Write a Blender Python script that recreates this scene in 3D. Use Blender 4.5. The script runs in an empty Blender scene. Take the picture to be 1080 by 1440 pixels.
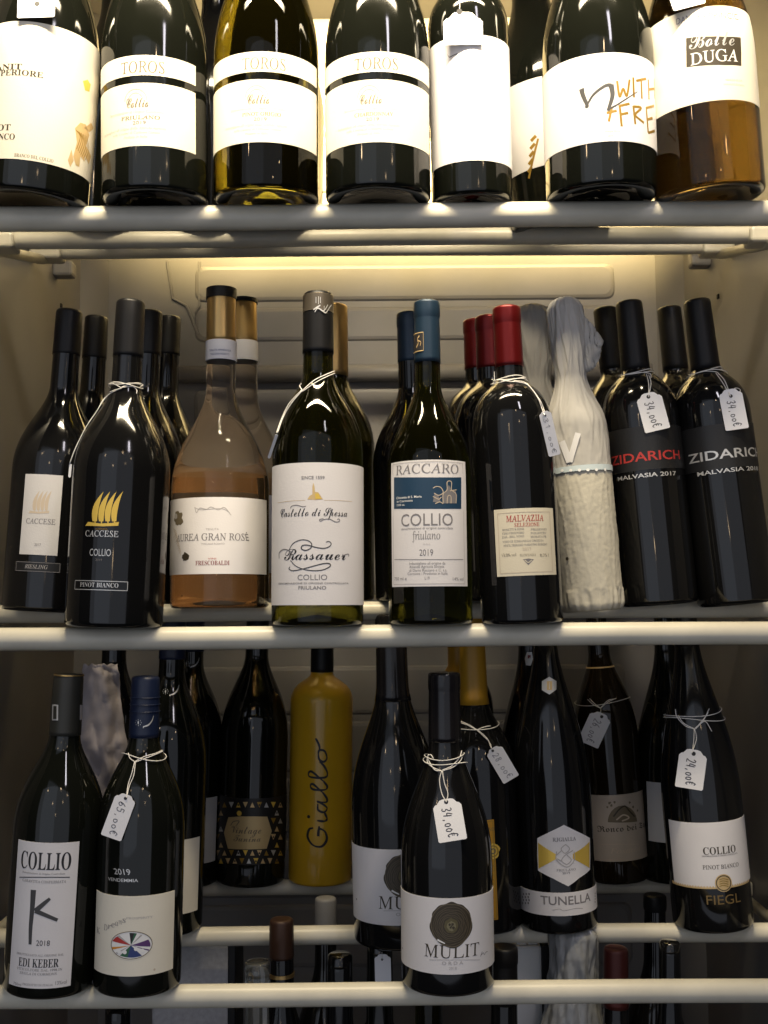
import bpy, bmesh, math, random
from mathutils import Vector, Matrix, noise
random.seed(7)
sc = bpy.context.scene
COL = sc.collection
PI = math.pi
R_ = math.radians

# ------------------------------------------------------------------ camera
FPX = 1500.0                     # focal length in pixels of a 1080 x 1440 frame
PITCH, ROLL = R_(5.0), R_(0.45)
FW = Vector((0, math.cos(PITCH), math.sin(PITCH)))
_U = Vector((0, -math.sin(PITCH), math.cos(PITCH)))
_X = Vector((1, 0, 0))
RT = _X * math.cos(ROLL) - _U * math.sin(ROLL)
UP = _X * math.sin(ROLL) + _U * math.cos(ROLL)
cd = bpy.data.cameras.new('camera')
cam = bpy.data.objects.new('camera', cd)
COL.objects.link(cam)
cd.sensor_fit = 'VERTICAL'
cd.sensor_height = 24.0
cd.lens = 24.0 * FPX / 1440.0
cd.clip_start = 0.02
cd.clip_end = 50
cam.matrix_world = Matrix((RT, UP, -FW)).transposed().to_4x4()
sc.camera = cam

# ------------------------------------------------------------------ world, lamps, exposure
w = bpy.data.worlds.new('World')
sc.world = w
w.use_nodes = True
bg = w.node_tree.nodes['Background']
bg.inputs[0].default_value = (0.72, 0.74, 0.85, 1)
bg.inputs[1].default_value = 0.02


def area(name, loc, target, sx, sy, power, col, spread=180):
    l = bpy.data.lights.new(name, 'AREA')
    l.shape = 'RECTANGLE'
    l.size, l.size_y = sx, sy
    l.energy = power
    l.color = col
    l.spread = R_(spread)
    o = bpy.data.objects.new(name, l)
    COL.objects.link(o)
    o.location = loc
    o.rotation_euler = (Vector(target) - Vector(loc)).to_track_quat('-Z', 'Y').to_euler()
    return o


def bulb(name, loc, power, rad, col):
    l = bpy.data.lights.new(name, 'POINT')
    l.energy = power
    l.shadow_soft_size = rad
    l.color = col
    o = bpy.data.objects.new(name, l)
    COL.objects.link(o)
    o.location = loc
    return o


area('fridge_lamp', (0.0, 0.69, 0.80), (0, 0.93, 0.47), 0.72, 0.04, 5.4, (1.0, 0.84, 0.57), 72)
area('fridge_ceiling_lamp', (0.08, 1.16, 0.85), (0.08, 1.50, 0.72), 0.78, 0.05, 38.0, (1.0, 0.74, 0.30), 60)
area('shop_ceiling_lamp', (0.50, -0.25, 1.15), (0.0, 1.0, -0.15), 0.10, 0.42, 3.2, (0.98, 0.92, 1.0))
area('shop_window', (-0.25, -1.05, 0.05), (-0.1, 1, 0.0), 3.6, 2.5, 14.0, (0.82, 0.87, 1.0))
area('shop_window', (-0.75, -0.95, 0.35), (0, 1, 0.1), 1.3, 2.0, 2.4, (0.74, 0.84, 1.0))
for i, (x, y, z, p) in enumerate([(-1.1, -0.7, 0.95, 1.2), (0.25, -0.9, 1.15, 1.6), (1.0, -0.8, 0.9, 1.2), (0.55, -1.0, 0.62, 0.8), (-0.45, -0.9, 0.5, 0.7), (-0.1, -1.0, 0.1, 0.4)]):
    bulb('shop_bulb', (x, y, z), p, 0.022, (1.0, 0.70, 0.40))

vs = sc.view_settings
vs.view_transform = 'Standard'
vs.look = 'None'
vs.exposure = 0.0
vs.gamma = 1.0
vs.use_curve_mapping = False
cy = sc.cycles
cy.use_denoising = True
cy.max_bounces = 10
cy.transmission_bounces = 8
cy.transparent_max_bounces = 8
cy.caustics_reflective = False
cy.caustics_refractive = False
cy.sample_clamp_indirect = 4.0
cy.blur_glossy = 0.6

# ------------------------------------------------------------------ pixel <-> space


def ray(x, y):
    return (FW + RT * ((x - 540) / FPX) + UP * ((720 - y) / FPX))


def proj(p):
    d = p.dot(FW)
    return 540 + FPX * p.dot(RT) / d, 720 - FPX * p.dot(UP) / d


def at(x, y, D):
    r = ray(x, y)
    return r * (D / r.y)


C0 = (0, 0, 1.0)
CA = (0, 0, 2.0)            # reading frames: origin and magnification
CB = (540, 0, 2.0)
CT = (140, 40, 3.375)
C3 = (0, 360, 2.5725)
C4 = (360, 360, 2.5725)
C5 = (640, 360, 2.4545)
C6 = (0, 880, 2.5725)
C7 = (360, 880, 2.5725)
C8 = (680, 880, 2.5725)
CK = (370, 640, 5.538)
CM = (550, 1160, 5.538)


def cp(c, x, y):
    return c[0] + x / c[2], c[1] + y / c[2]

# ------------------------------------------------------------------ materials


MATS = {}


def mat(name, col, rough=0.5, metal=0.0, trans=0.0, ior=1.45, coat=0.0, spec=0.5, bump=0.0, bscale=60, var=0.0, vscale=8.0, rvar=0.0, sheen=0.0, thin=False):
    if name in MATS:
        return MATS[name]
    m = bpy.data.materials.new(name)
    m.use_nodes = True
    nt = m.node_tree
    b = nt.nodes['Principled BSDF']
    b.inputs['Base Color'].default_value = (*col, 1)
    b.inputs['Roughness'].default_value = rough
    b.inputs['Metallic'].default_value = metal
    b.inputs['Transmission Weight'].default_value = trans
    b.inputs['IOR'].default_value = ior
    b.inputs['Coat Weight'].default_value = coat
    b.inputs['Coat Roughness'].default_value = 0.04
    b.inputs['Specular IOR Level'].default_value = spec
    if bump or var or rvar:
        tc = nt.nodes.new('ShaderNodeTexCoord')
    if bump:
        n = nt.nodes.new('ShaderNodeTexNoise')
        n.inputs['Scale'].default_value = bscale
        n.inputs['Detail'].default_value = 4
        nt.links.new(tc.outputs['Object'], n.inputs['Vector'])
        bp = nt.nodes.new('ShaderNodeBump')
        bp.inputs['Strength'].default_value = bump
        bp.inputs['Distance'].default_value = 0.001
        nt.links.new(n.outputs['Fac'], bp.inputs['Height'])
        nt.links.new(bp.outputs['Normal'], b.inputs['Normal'])
    if var:
        n = nt.nodes.new('ShaderNodeTexNoise')
        n.inputs['Scale'].default_value = vscale
        n.inputs['Detail'].default_value = 6
        nt.links.new(tc.outputs['Object'], n.inputs['Vector'])
        mp = nt.nodes.new('ShaderNodeMapRange')
        mp.inputs[1].default_value = 0.3
        mp.inputs[2].default_value = 0.75
        mp.inputs[3].default_value = 1 - var
        mp.inputs[4].default_value = 1.0
        nt.links.new(n.outputs['Fac'], mp.inputs[0])
        hs = nt.nodes.new('ShaderNodeHueSaturation')
        hs.inputs['Color'].default_value = (*col, 1)
        nt.links.new(mp.outputs[0], hs.inputs['Value'])
        nt.links.new(hs.outputs[0], b.inputs['Base Color'])
    if rvar:
        n = nt.nodes.new('ShaderNodeTexNoise')
        n.inputs['Scale'].default_value = 22
        n.inputs['Detail'].default_value = 5
        nt.links.new(tc.outputs['Object'], n.inputs['Vector'])
        mp = nt.nodes.new('ShaderNodeMapRange')
        mp.inputs[1].default_value = 0.35
        mp.inputs[2].default_value = 0.7
        mp.inputs[3].default_value = rough
        mp.inputs[4].default_value = rough + rvar
        nt.links.new(n.outputs['Fac'], mp.inputs[0])
        nt.links.new(mp.outputs[0], b.inputs['Roughness'])
    MATS[name] = m
    return m


G_BLACK = mat('glass_black', (0.0050, 0.0050, 0.0052), 0.035, rvar=0.10, ior=1.5)
G_GREEN = mat('glass_green', (0.0050, 0.0056, 0.0040), 0.03, rvar=0.09, ior=1.5)
G_OLIVE = mat('glass_olive', (0.062, 0.060, 0.008), 0.02, trans=0.97, ior=1.36, rvar=0.05)
G_YELLOW = mat('glass_yellow_green', (0.062, 0.050, 0.004), 0.02, trans=0.98, ior=1.36)
G_BROWN = mat('glass_brown', (0.036, 0.021, 0.005), 0.02, trans=0.98, ior=1.36)
G_CLEAR = mat('glass_clear', (0.85, 0.87, 0.85), 0.02, trans=0.95, ior=1.45)
G_ROSE_W = mat('rose_wine', (0.95, 0.64, 0.36), 0.03, trans=0.97, ior=1.34)
G_ROSE_E = mat('rose_empty_glass', (0.93, 0.82, 0.70), 0.03, trans=0.97, ior=1.12)
G_GIALLO = mat('yellow_lacquer', (0.74, 0.43, 0.018), 0.30, coat=0.35, var=0.14)
P_WHITE = mat('paper_white', (0.74, 0.72, 0.74), 0.62, bump=0.12, bscale=700, var=0.05, vscale=30)
P_CREAM = mat('paper_cream', (0.72, 0.66, 0.52), 0.6, bump=0.12, bscale=700, var=0.06, vscale=30)
P_IVORY = mat('paper_ivory', (0.76, 0.72, 0.62), 0.6, bump=0.12, bscale=700, var=0.05, vscale=30)
P_GREY = mat('paper_grey', (0.60, 0.59, 0.60), 0.6, bump=0.15, bscale=700, var=0.06, vscale=30)
P_KRAFT = mat('paper_fawn', (0.50, 0.43, 0.36), 0.6, bump=0.15, bscale=700, var=0.08, vscale=30)
P_BLACK = mat('paper_black', (0.012, 0.012, 0.013), 0.42, bump=0.1, bscale=500)
P_BLUE = mat('label_blue', (0.012, 0.045, 0.095), 0.5)
P_FOILED = mat('label_dull_gold', (0.55, 0.42, 0.22), 0.45, metal=0.35)
P_AMBER = mat('label_amber', (0.52, 0.26, 0.02), 0.4, metal=0.3)
TAG = mat('tag_card', (0.80, 0.80, 0.84), 0.6, bump=0.08, bscale=400, var=0.03)
I_BLACK = mat('ink_black', (0.02, 0.019, 0.022), 0.5)
I_GREY = mat('ink_grey', (0.20, 0.19, 0.20), 0.55)
I_PALE = mat('ink_pale_grey', (0.42, 0.40, 0.40), 0.55)
I_BROWN = mat('ink_brown', (0.045, 0.035, 0.022), 0.5)
I_TAUPE = mat('ink_taupe', (0.16, 0.13, 0.085), 0.5)
I_RED = mat('ink_red', (0.42, 0.035, 0.03), 0.5)
I_DRED = mat('ink_dark_red', (0.20, 0.025, 0.035), 0.5)
I_WHITE = mat('ink_white', (0.78, 0.78, 0.78), 0.5)
I_SILV = mat('ink_silver', (0.62, 0.62, 0.62), 0.35, metal=0.5)
I_GOLD = mat('ink_gold', (0.80, 0.55, 0.10), 0.38, metal=0.35)
I_PGOLD = mat('ink_pale_gold', (0.66, 0.48, 0.24), 0.4, metal=0.3)
I_DGOLD = mat('ink_dark_gold', (0.36, 0.22, 0.04), 0.4, metal=0.4)
I_SAND = mat('ink_sand', (0.55, 0.46, 0.36), 0.5)
I_BLUE = mat('ink_blue', (0.03, 0.05, 0.18), 0.5)
I_GREEN = mat('ink_green', (0.03, 0.12, 0.06), 0.5)
I_ORANGE = mat('ink_orange', (0.62, 0.26, 0.03), 0.5)
I_VIOLET = mat('ink_violet', (0.10, 0.04, 0.16), 0.5)
C_BLACK = mat('capsule_black', (0.006, 0.006, 0.007), 0.42, spec=0.3, bump=0.06, bscale=120)
C_GLOSS = mat('capsule_gloss_black', (0.009, 0.008, 0.009), 0.16, bump=0.05, bscale=90)
C_BLUE = mat('capsule_steel_blue', (0.012, 0.030, 0.056), 0.38, metal=0.25, bump=0.05, bscale=100)
C_NAVY = mat('capsule_navy', (0.006, 0.012, 0.038), 0.42, bump=0.05, bscale=100)
C_RED = mat('capsule_red', (0.11, 0.005, 0.006), 0.33, metal=0.55, bump=0.06, bscale=90)
C_GOLD = mat('capsule_gold', (0.50, 0.33, 0.13), 0.30, metal=0.85)
C_YELLOW = mat('capsule_yellow', (0.42, 0.22, 0.015), 0.40)
C_GREY = mat('capsule_grey_green', (0.024, 0.024, 0.020), 0.45)
C_BRONZE = mat('capsule_bronze', (0.13, 0.11, 0.085), 0.35, metal=0.6)
C_COPPER = mat('capsule_copper', (0.045, 0.022, 0.014), 0.4, metal=0.3)
STRING = mat('cotton_string', (0.70, 0.68, 0.66), 0.8)
PLASTIC = mat('rack_plastic', (0.68, 0.645, 0.54), 0.36, bump=0.14, bscale=60, var=0.20, vscale=22)
LINER = mat('liner_plastic', (0.27, 0.260, 0.257), 0.42, bump=0.12, bscale=25, var=0.22, vscale=7)
TISSUE = mat('tissue_paper', (0.39, 0.38, 0.365), 0.7, bump=0.15, bscale=160, var=0.12, vscale=20)
FOAM = mat('foam_sleeve', (0.48, 0.455, 0.385), 0.7, bump=0.4, bscale=180, var=0.10, vscale=60)
LILAC = mat('lilac_tissue', (0.34, 0.31, 0.33), 0.7, bump=0.3, bscale=120, var=0.12, vscale=20)
CLING = mat('plastic_wrap', (0.42, 0.43, 0.44), 0.18, trans=0.35, bump=0.4, bscale=60)
CARTON = mat('speckled_carton', (0.42, 0.42, 0.44), 0.7, bump=0.3, bscale=300, var=0.25, vscale=200)
CARTONW = mat('white_carton', (0.62, 0.62, 0.62), 0.6, bump=0.1, bscale=200, var=0.05)
C_DULLRED = mat('capsule_dull_red', (0.07, 0.014, 0.011), 0.4, metal=0.3)
C_PALE = mat('cap_pale_grey', (0.20, 0.20, 0.21), 0.45)
I_KINK = mat('ink_charcoal', (0.055, 0.055, 0.058), 0.5)
I_MARK = mat('ink_milky', (0.60, 0.60, 0.62), 0.6)
I_UMBER = mat('ink_umber_gold', (0.21, 0.14, 0.055), 0.4, metal=0.3)
PENCIL = mat('pen_ink', (0.035, 0.035, 0.05), 0.5)
PENCILL = mat('faint_pen_ink', (0.20, 0.19, 0.24), 0.5)

# ------------------------------------------------------------------ mesh helpers


def link(name, bm, m, parent=None, smooth=True, normals=True):
    me = bpy.data.meshes.new(name)
    if normals:
        bmesh.ops.recalc_face_normals(bm, faces=bm.faces)
    bm.to_mesh(me)
    bm.free()
    for x in (m if isinstance(m, (list, tuple)) else [m]):
        me.materials.append(x)
    if smooth:
        for p in me.polygons:
            p.use_smooth = True
    o = bpy.data.objects.new(name, me)
    COL.objects.link(o)
    if parent is not None:
        o.parent = parent
    return o


def tag(o, label, cat, group=None, kind=None):
    o['label'] = label
    o['category'] = cat
    if group:
        o['group'] = group
    if kind:
        o['kind'] = kind
    return o


def empty(name, M, label, cat, group=None):
    o = bpy.data.objects.new(name, None)
    COL.objects.link(o)
    o.matrix_world = M
    o.empty_display_size = 0.02
    return tag(o, label, cat, group)


def lathe(bm, pts, n=72, mi=0):
    rings = []
    for r, z in pts:
        if r < 1e-6:
            rings.append([bm.verts.new((0, 0, z))])
        else:
            rings.append([bm.verts.new((r * math.cos(2 * PI * k / n), r * math.sin(2 * PI * k / n), z)) for k in range(n)])
    for a, b in zip(rings[:-1], rings[1:]):
        for k in range(n):
            k2 = (k + 1) % n
            if len(a) == 1 and len(b) == 1:
                continue
            if len(a) == 1:
                f = bm.faces.new((a[0], b[k2], b[k]))
            elif len(b) == 1:
                f = bm.faces.new((a[k], a[k2], b[0]))
            else:
                f = bm.faces.new((a[k], a[k2], b[k2], b[k]))
            f.material_index = mi
    return rings


def box(bm, lo, hi, bev=0.0, seg=2):
    x0, y0, z0 = lo
    x1, y1, z1 = hi
    r = bmesh.ops.create_cube(bm, size=1)
    for v in r['verts']:
        v.co = Vector(((x0 + x1) / 2 + v.co.x * (x1 - x0), (y0 + y1) / 2 + v.co.y * (y1 - y0), (z0 + z1) / 2 + v.co.z * (z1 - z0)))
    if bev:
        es = list({e for v in r['verts'] for e in v.link_edges})
        bmesh.ops.bevel(bm, geom=es, offset=bev, segments=seg, profile=0.5, affect='EDGES')


def tube(bm, pts, r, n=7, closed=False):
    pts = [Vector(p) for p in pts]
    N = len(pts)
    rings = []
    ref = Vector((0.3, 0.9, 0.31)).normalized()
    for i, p in enumerate(pts):
        if closed:
            t = pts[(i + 1) % N] - pts[i - 1]
        else:
            t = pts[min(i + 1, N - 1)] - pts[max(i - 1, 0)]
        if t.length < 1e-9:
            t = Vector((0, 0, 1))
        t.normalize()
        a = t.cross(ref)
        if a.length < 1e-3:
            a = t.cross(Vector((1, 0, 0)))
        a.normalize()
        b = t.cross(a)
        rr = r(i / max(1, N - 1)) if callable(r) else r
        rings.append([bm.verts.new(p + (a * math.cos(2 * PI * k / n) + b * math.sin(2 * PI * k / n)) * rr) for k in range(n)])
    m = N if closed else N - 1
    for i in range(m):
        A, B = rings[i], rings[(i + 1) % N]
        for k in range(n):
            bm.faces.new((A[k], A[(k + 1) % n], B[(k + 1) % n], B[k]))
    if not closed:
        bm.faces.new(rings[0])
        bm.faces.new(rings[-1][::-1])


def spline(pts, per=8):
    pts = [tuple(p) for p in pts]
    if len(pts) < 3:
        return pts
    d = len(pts[0])
    out = []
    P = [tuple(2 * pts[0][k] - pts[1][k] for k in range(d))] + pts + [tuple(2 * pts[-1][k] - pts[-2][k] for k in range(d))]
    for i in range(1, len(P) - 2):
        for s in range(per):
            t = s / per
            a, b, c, e = P[i - 1], P[i], P[i + 1], P[i + 2]
            out.append(tuple(0.5 * (2 * b[k] + (c[k] - a[k]) * t + (2 * a[k] - 5 * b[k] + 4 * c[k] - e[k]) * t * t + (3 * b[k] - a[k] - 3 * c[k] + e[k]) * t ** 3) for k in range(d)))
    out.append(pts[-1])
    return out

# ------------------------------------------------------------------ lettering


def mp(s, up, lo, dg=None):
    o = ''
    for c in s:
        if 'A' <= c <= 'Z':
            o += chr(up + ord(c) - 65)
        elif 'a' <= c <= 'z':
            k = lo + ord(c) - 97
            o += chr(0x210E if k == 0x1D455 else k)
        elif c.isdigit() and dg:
            o += chr(dg + int(c))
        else:
            o += c
    return o


STY = {
    'sans': (lambda s: s, 0, 0), 'sansb': (lambda s: s, 0, 0.012),
    'bold': (lambda s: mp(s, 0x1D400, 0x1D41A, 0x1D7CE), 0, 0),
    'serif': (lambda s: mp(s, 0x1D434, 0x1D44E), -0.22, 0),
    'serifm': (lambda s: mp(s, 0x1D434, 0x1D44E), -0.22, 0.008),
    'ital': (lambda s: mp(s, 0x1D434, 0x1D44E), 0, 0),
    'script': (lambda s: mp(s, 0x1D4D0, 0x1D4EA), 0, 0),
    'frak': (lambda s: mp(s, 0x1D56C, 0x1D586), 0, -0.004),
    'mono': (lambda s: mp(s, 0x1D670, 0x1D68A, 0x1D7F6), 0, 0.004),
}
_tc = {}


def text_mesh(s, style):
    """verts (x, y), faces and cap height of one line of lettering"""
    k = (s, style)
    if k in _tc:
        return _tc[k]
    f, sh, off = STY[style]
    c = bpy.data.curves.new('t', 'FONT')
    c.body = f(s)
    c.size = 1
    c.shear = sh
    c.offset = off
    c.resolution_u = 3
    o = bpy.data.objects.new('t', c)
    me = bpy.data.meshes.new_from_object(o)
    vs = [(v.co.x, v.co.y) for v in me.vertices]
    fs = [tuple(p.vertices) for p in me.polygons]
    bpy.data.objects.remove(o)
    bpy.data.curves.remove(c)
    bpy.data.meshes.remove(me)
    _tc[k] = (vs, fs)
    return _tc[k]


def cap_h(style):
    v, _ = text_mesh('H', style)
    return max(p[1] for p in v) - min(p[1] for p in v)


class Ink:
    """flat shapes collected in (u, v) and laid on a surface afterwards"""

    def __init__(self):
        self.bm = bmesh.new()

    def mesh(self, verts, faces):
        vv = [self.bm.verts.new((x, y, 0)) for x, y in verts]
        for f in faces:
            try:
                self.bm.faces.new([vv[i] for i in f])
            except ValueError:
                pass

    def text(self, s, style, cx, base, cap, width=None):
        vs, fs = text_mesh(s, style)
        if not vs:
            return
        x0 = min(p[0] for p in vs)
        x1 = max(p[0] for p in vs)
        sy = cap / cap_h(style)
        sx = width / (x1 - x0) if width else sy
        self.mesh([(cx + (x - (x0 + x1) / 2) * sx, base + y * sy) for x, y in vs], fs)

    def poly(self, pts):
        vv = [self.bm.verts.new((x, y, 0)) for x, y in pts]
        f = self.bm.faces.new(vv)
        bmesh.ops.triangulate(self.bm, faces=[f])

    def ribbon(self, pts, w, per=8, closed=False):
        P = spline(pts, per)
        n = len(P)
        L, Rr = [], []
        for i in range(n):
            a = P[max(i - 1, 0)]
            b = P[min(i + 1, n - 1)]
            dx, dy = b[0] - a[0], b[1] - a[1]
            l = math.hypot(dx, dy) or 1e-9
            ww = (w(i / (n - 1)) if callable(w) else w) / 2
            nx, ny = -dy / l * ww, dx / l * ww
            L.append(self.bm.verts.new((P[i][0] + nx, P[i][1] + ny, 0)))
            Rr.append(self.bm.verts.new((P[i][0] - nx, P[i][1] - ny, 0)))
        for i in range(n - 1):
            self.bm.faces.new((L[i], L[i + 1], Rr[i + 1], Rr[i]))

    def slice(self, step):
        xs = [v.co.x for v in self.bm.verts]
        if not xs:
            return
        k0, k1 = math.ceil(min(xs) / step), math.floor(max(xs) / step)
        for k in range(k0, k1 + 1):
            bmesh.ops.bisect_plane(self.bm, geom=self.bm.verts[:] + self.bm.edges[:] + self.bm.faces[:], plane_co=(k * step, 0, 0), plane_no=(1, 0, 0), dist=1e-7)

# ------------------------------------------------------------------ racks (needed first: bottles stand on them)


def zc(y, D):
    return at(540, y, D).z


RACK = {
    'top': [(0.94, zc(304, .94), .0112), (1.10, zc(334, 1.10), .0090), (1.26, zc(350, 1.26), .0090)],
    'mid': [(0.94, zc(894.5, .94), .0100), (1.06, zc(859, 1.06), .0090), (1.24, zc(848, 1.24), .0090)],
    'low': [(0.94, zc(1397.5, .94), .0095), (1.10, zc(1314.5, 1.10), .0092), (1.28, zc(1247, 1.28), .0088)],
}
FLOOR_Z = -0.66


def zbase(shelf, D):
    if shelf == 'floor':
        return FLOOR_Z
    b = RACK[shelf]
    P = [(d, z + r) for d, z, r in b]
    if D <= P[0][0]:
        return P[0][1]
    for (d0, z0), (d1, z1) in zip(P[:-1], P[1:]):
        if D <= d1 + 1e-6:
            return z0 + (z1 - z0) * (D - d0) / (d1 - d0)
    return P[-1][1]

# ------------------------------------------------------------------ the fridge


XW = 0.425
YB = 1.50
Z0, Z1 = FLOOR_Z, 0.86
fr = empty('wine_fridge', Matrix.Translation((0, 1.2, Z0)), 'beige plastic lined glass front wine fridge holding every bottle', 'fridge')
INV = Matrix.Translation((0, -1.2, -Z0))


def fpart(name, bm, m=LINER, smooth=False):
    bm.transform(INV)
    return link(name, bm, m, fr, smooth)


bm = bmesh.new()
box(bm, (-XW - .03, YB, Z0 - .02), (XW + .03, YB + .03, Z1 + .02))
# raised evaporator panels pressed into the back
def rib_frame(bm, x0, x1, z0, z1, t=.004, d=.0035):
    pts = []
    r = .012
    for cx, cz, a0 in ((x1 - r, z1 - r, 0), (x0 + r, z1 - r, 90), (x0 + r, z0 + r, 180), (x1 - r, z0 + r, 270)):
        for k in range(5):
            a = R_(a0 + k * 22.5)
            pts.append((cx + r * math.cos(a), YB - .001, cz + r * math.sin(a)))
    out = [bm.verts.new((x, YB + .001, z)) for x, _y, z in pts]
    cx, cz = (x0 + x1) / 2, (z0 + z1) / 2
    mid = [bm.verts.new((x - .003 * (1 if x > cx else -1), YB - d * .7, z - .003 * (1 if z > cz else -1))) for x, _y, z in pts]
    inn = [bm.verts.new((x - .007 * (1 if x > cx else -1), YB - d, z - .007 * (1 if z > cz else -1))) for x, _y, z in pts]
    n = len(pts)
    for A, B in ((out, mid), (mid, inn)):
        for i in range(n):
            bm.faces.new((A[i], A[(i + 1) % n], B[(i + 1) % n], B[i]))
    bm.faces.new(inn)


def zb(y):
    return at(540, y, YB).z


for y0, y1 in ((372, 424), (431, 480), (545, 640), (648, 740), (748, 838)):
    rib_frame(bm, -.27, .335, zb(y1), zb(y0))
for y0, y1 in ((935, 1005), (1013, 1085), (1093, 1170), (1180, 1262), (1270, 1360)):
    rib_frame(bm, -.30, .335, zb(y1), zb(y0))
for k in range(4):
    rib_frame(bm, -.30, .335, .510 + k * .085, .585 + k * .085)
# narrow channel at the left of the panels
tube(bm, [at(x, y, YB - .002) for x, y in ((235, 368), (243, 420), (262, 430), (278, 470))], .0022, 8)
tube(bm, [at(x, y, YB - .002) for x, y in ((280, 368), (280, 430), (275, 440))], .0018, 8)
fpart('back_panel', bm)
bm = bmesh.new()
tube(bm, [(-.30, YB - .012, zb(527)), (.38, YB - .012, zb(527))], .012, 14)
fpart('drain_rail', bm, LINER, True)
for s in (-1, 1):
    bm = bmesh.new()
    box(bm, (min(s * XW, s * (XW + .03)), .86, Z0 - .02), (max(s * XW, s * (XW + .03)), YB, Z1 + .02))
    fpart('side_panel', bm)
    bm = bmesh.new()      # canted corner strip
    v = [bm.verts.new(p) for p in ((s * XW, YB - .032, Z0), (s * (XW - .032), YB, Z0), (s * XW, YB, Z0), (s * XW, YB - .032, Z1), (s * (XW - .032), YB, Z1), (s * XW, YB, Z1))]
    for f in ((0, 1, 4, 3), (0, 2, 1), (3, 4, 5), (1, 2, 5, 4), (0, 3, 5, 2)):
        bm.faces.new([v[i] for i in f])
    fpart('corner_strip', bm)
bm = bmesh.new()
box(bm, (-XW - .03, .86, Z1), (XW + .03, YB, Z1 + .03))
fpart('ceiling_panel', bm)
bm = bmesh.new()
box(bm, (-XW - .03, .86, Z0 - .03), (XW + .03, YB, Z0))
fpart('floor_panel', bm)
for x, y in ((100, 380), (985, 366)):
    p = at(x, y, 1.355)
    bm = bmesh.new()
    s = 1 if p.x > 0 else -1
    box(bm, (min(s * .400, s * (XW + .002)), p.y - .011, p.z - .010), (max(s * .400, s * (XW + .002)), p.y + .011, p.z + .010), .004)
    fpart('support_lug', bm, LINER, False)
for x, y, D in ((82, 430, 1.38), (1012, 417, 1.32)):
    p = at(x, y, D)
    s = 1 if p.x > 0 else -1
    bm = bmesh.new()
    box(bm, (min(s * (XW - .002), s * (XW + .01)), p.y - .003, p.z - .003), (max(s * (XW - .002), s * (XW + .01)), p.y + .003, p.z + .003), .001)
    fpart('screw_plug', bm, C_BLACK)

rack_labels = {
    'top': 'cream plastic bar rack under the brightly lit upper bottles',
    'mid': 'cream plastic bar rack under the middle row with the wrapped bottle',
    'low': 'cream plastic bar rack under the lower row with the yellow bottle',
}
for nm, bars in RACK.items():
    M = Matrix.Translation((0, bars[0][0], bars[0][1]))
    rt = empty('bottle_rack', M, rack_labels[nm], 'rack', 'bar racks in the fridge')
    inv = M.inverted()
    for i, (d, z, r) in enumerate(bars):
        bm = bmesh.new()
        L = .398
        xs = [-L + 2 * L * k / 40 for k in range(41)]
        tube(bm, [(x, d, z + .0006 * math.sin(x * 9 + i)) for x in xs], r, 20)
        bm.transform(inv)
        link('bar', bm, PLASTIC, rt)
        for s in (-1, 1):
            bm = bmesh.new()
            xa, xb = sorted((s * .386, s * .424))
            box(bm, (xa, d - r - .005, z - r - .003), (xb, d + r + .005, z + r * .6), .004, 3)
            bm.transform(inv)
            link('end_bracket', bm, PLASTIC, rt, False)
    for s in (-1, 1):
        bm = bmesh.new()
        tube(bm, [(s * .410, d, z - r - .001) for d, z, r in bars], .006, 10)
        bm.transform(inv)
        link('side_rail', bm, PLASTIC, rt)

# ------------------------------------------------------------------ bottles

PROF = {  # shoulder height, neck height, neck radius / body radius, handles at neck and body
    'burg': (.385, .79, .35, .30, .50),
    'burgh': (.50, .81, .34, .28, .55),
    'collio': (.46, .745, .31, .30, .48),
    'castello': (.50, .76, .34, .28, .55),
    'bord': (.605, .775, .345, .22, .80),
    'zid': (.605, .775, .365, .22, .75),
    'rose': (.36, .68, .305, .30, .45),
    'flute': (.35, .83, .30, .30, .48),
    'slope': (.45, .70, .345, .30, .50),
    'giallo': (.675, .785, .36, .25, .70),
}


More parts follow.
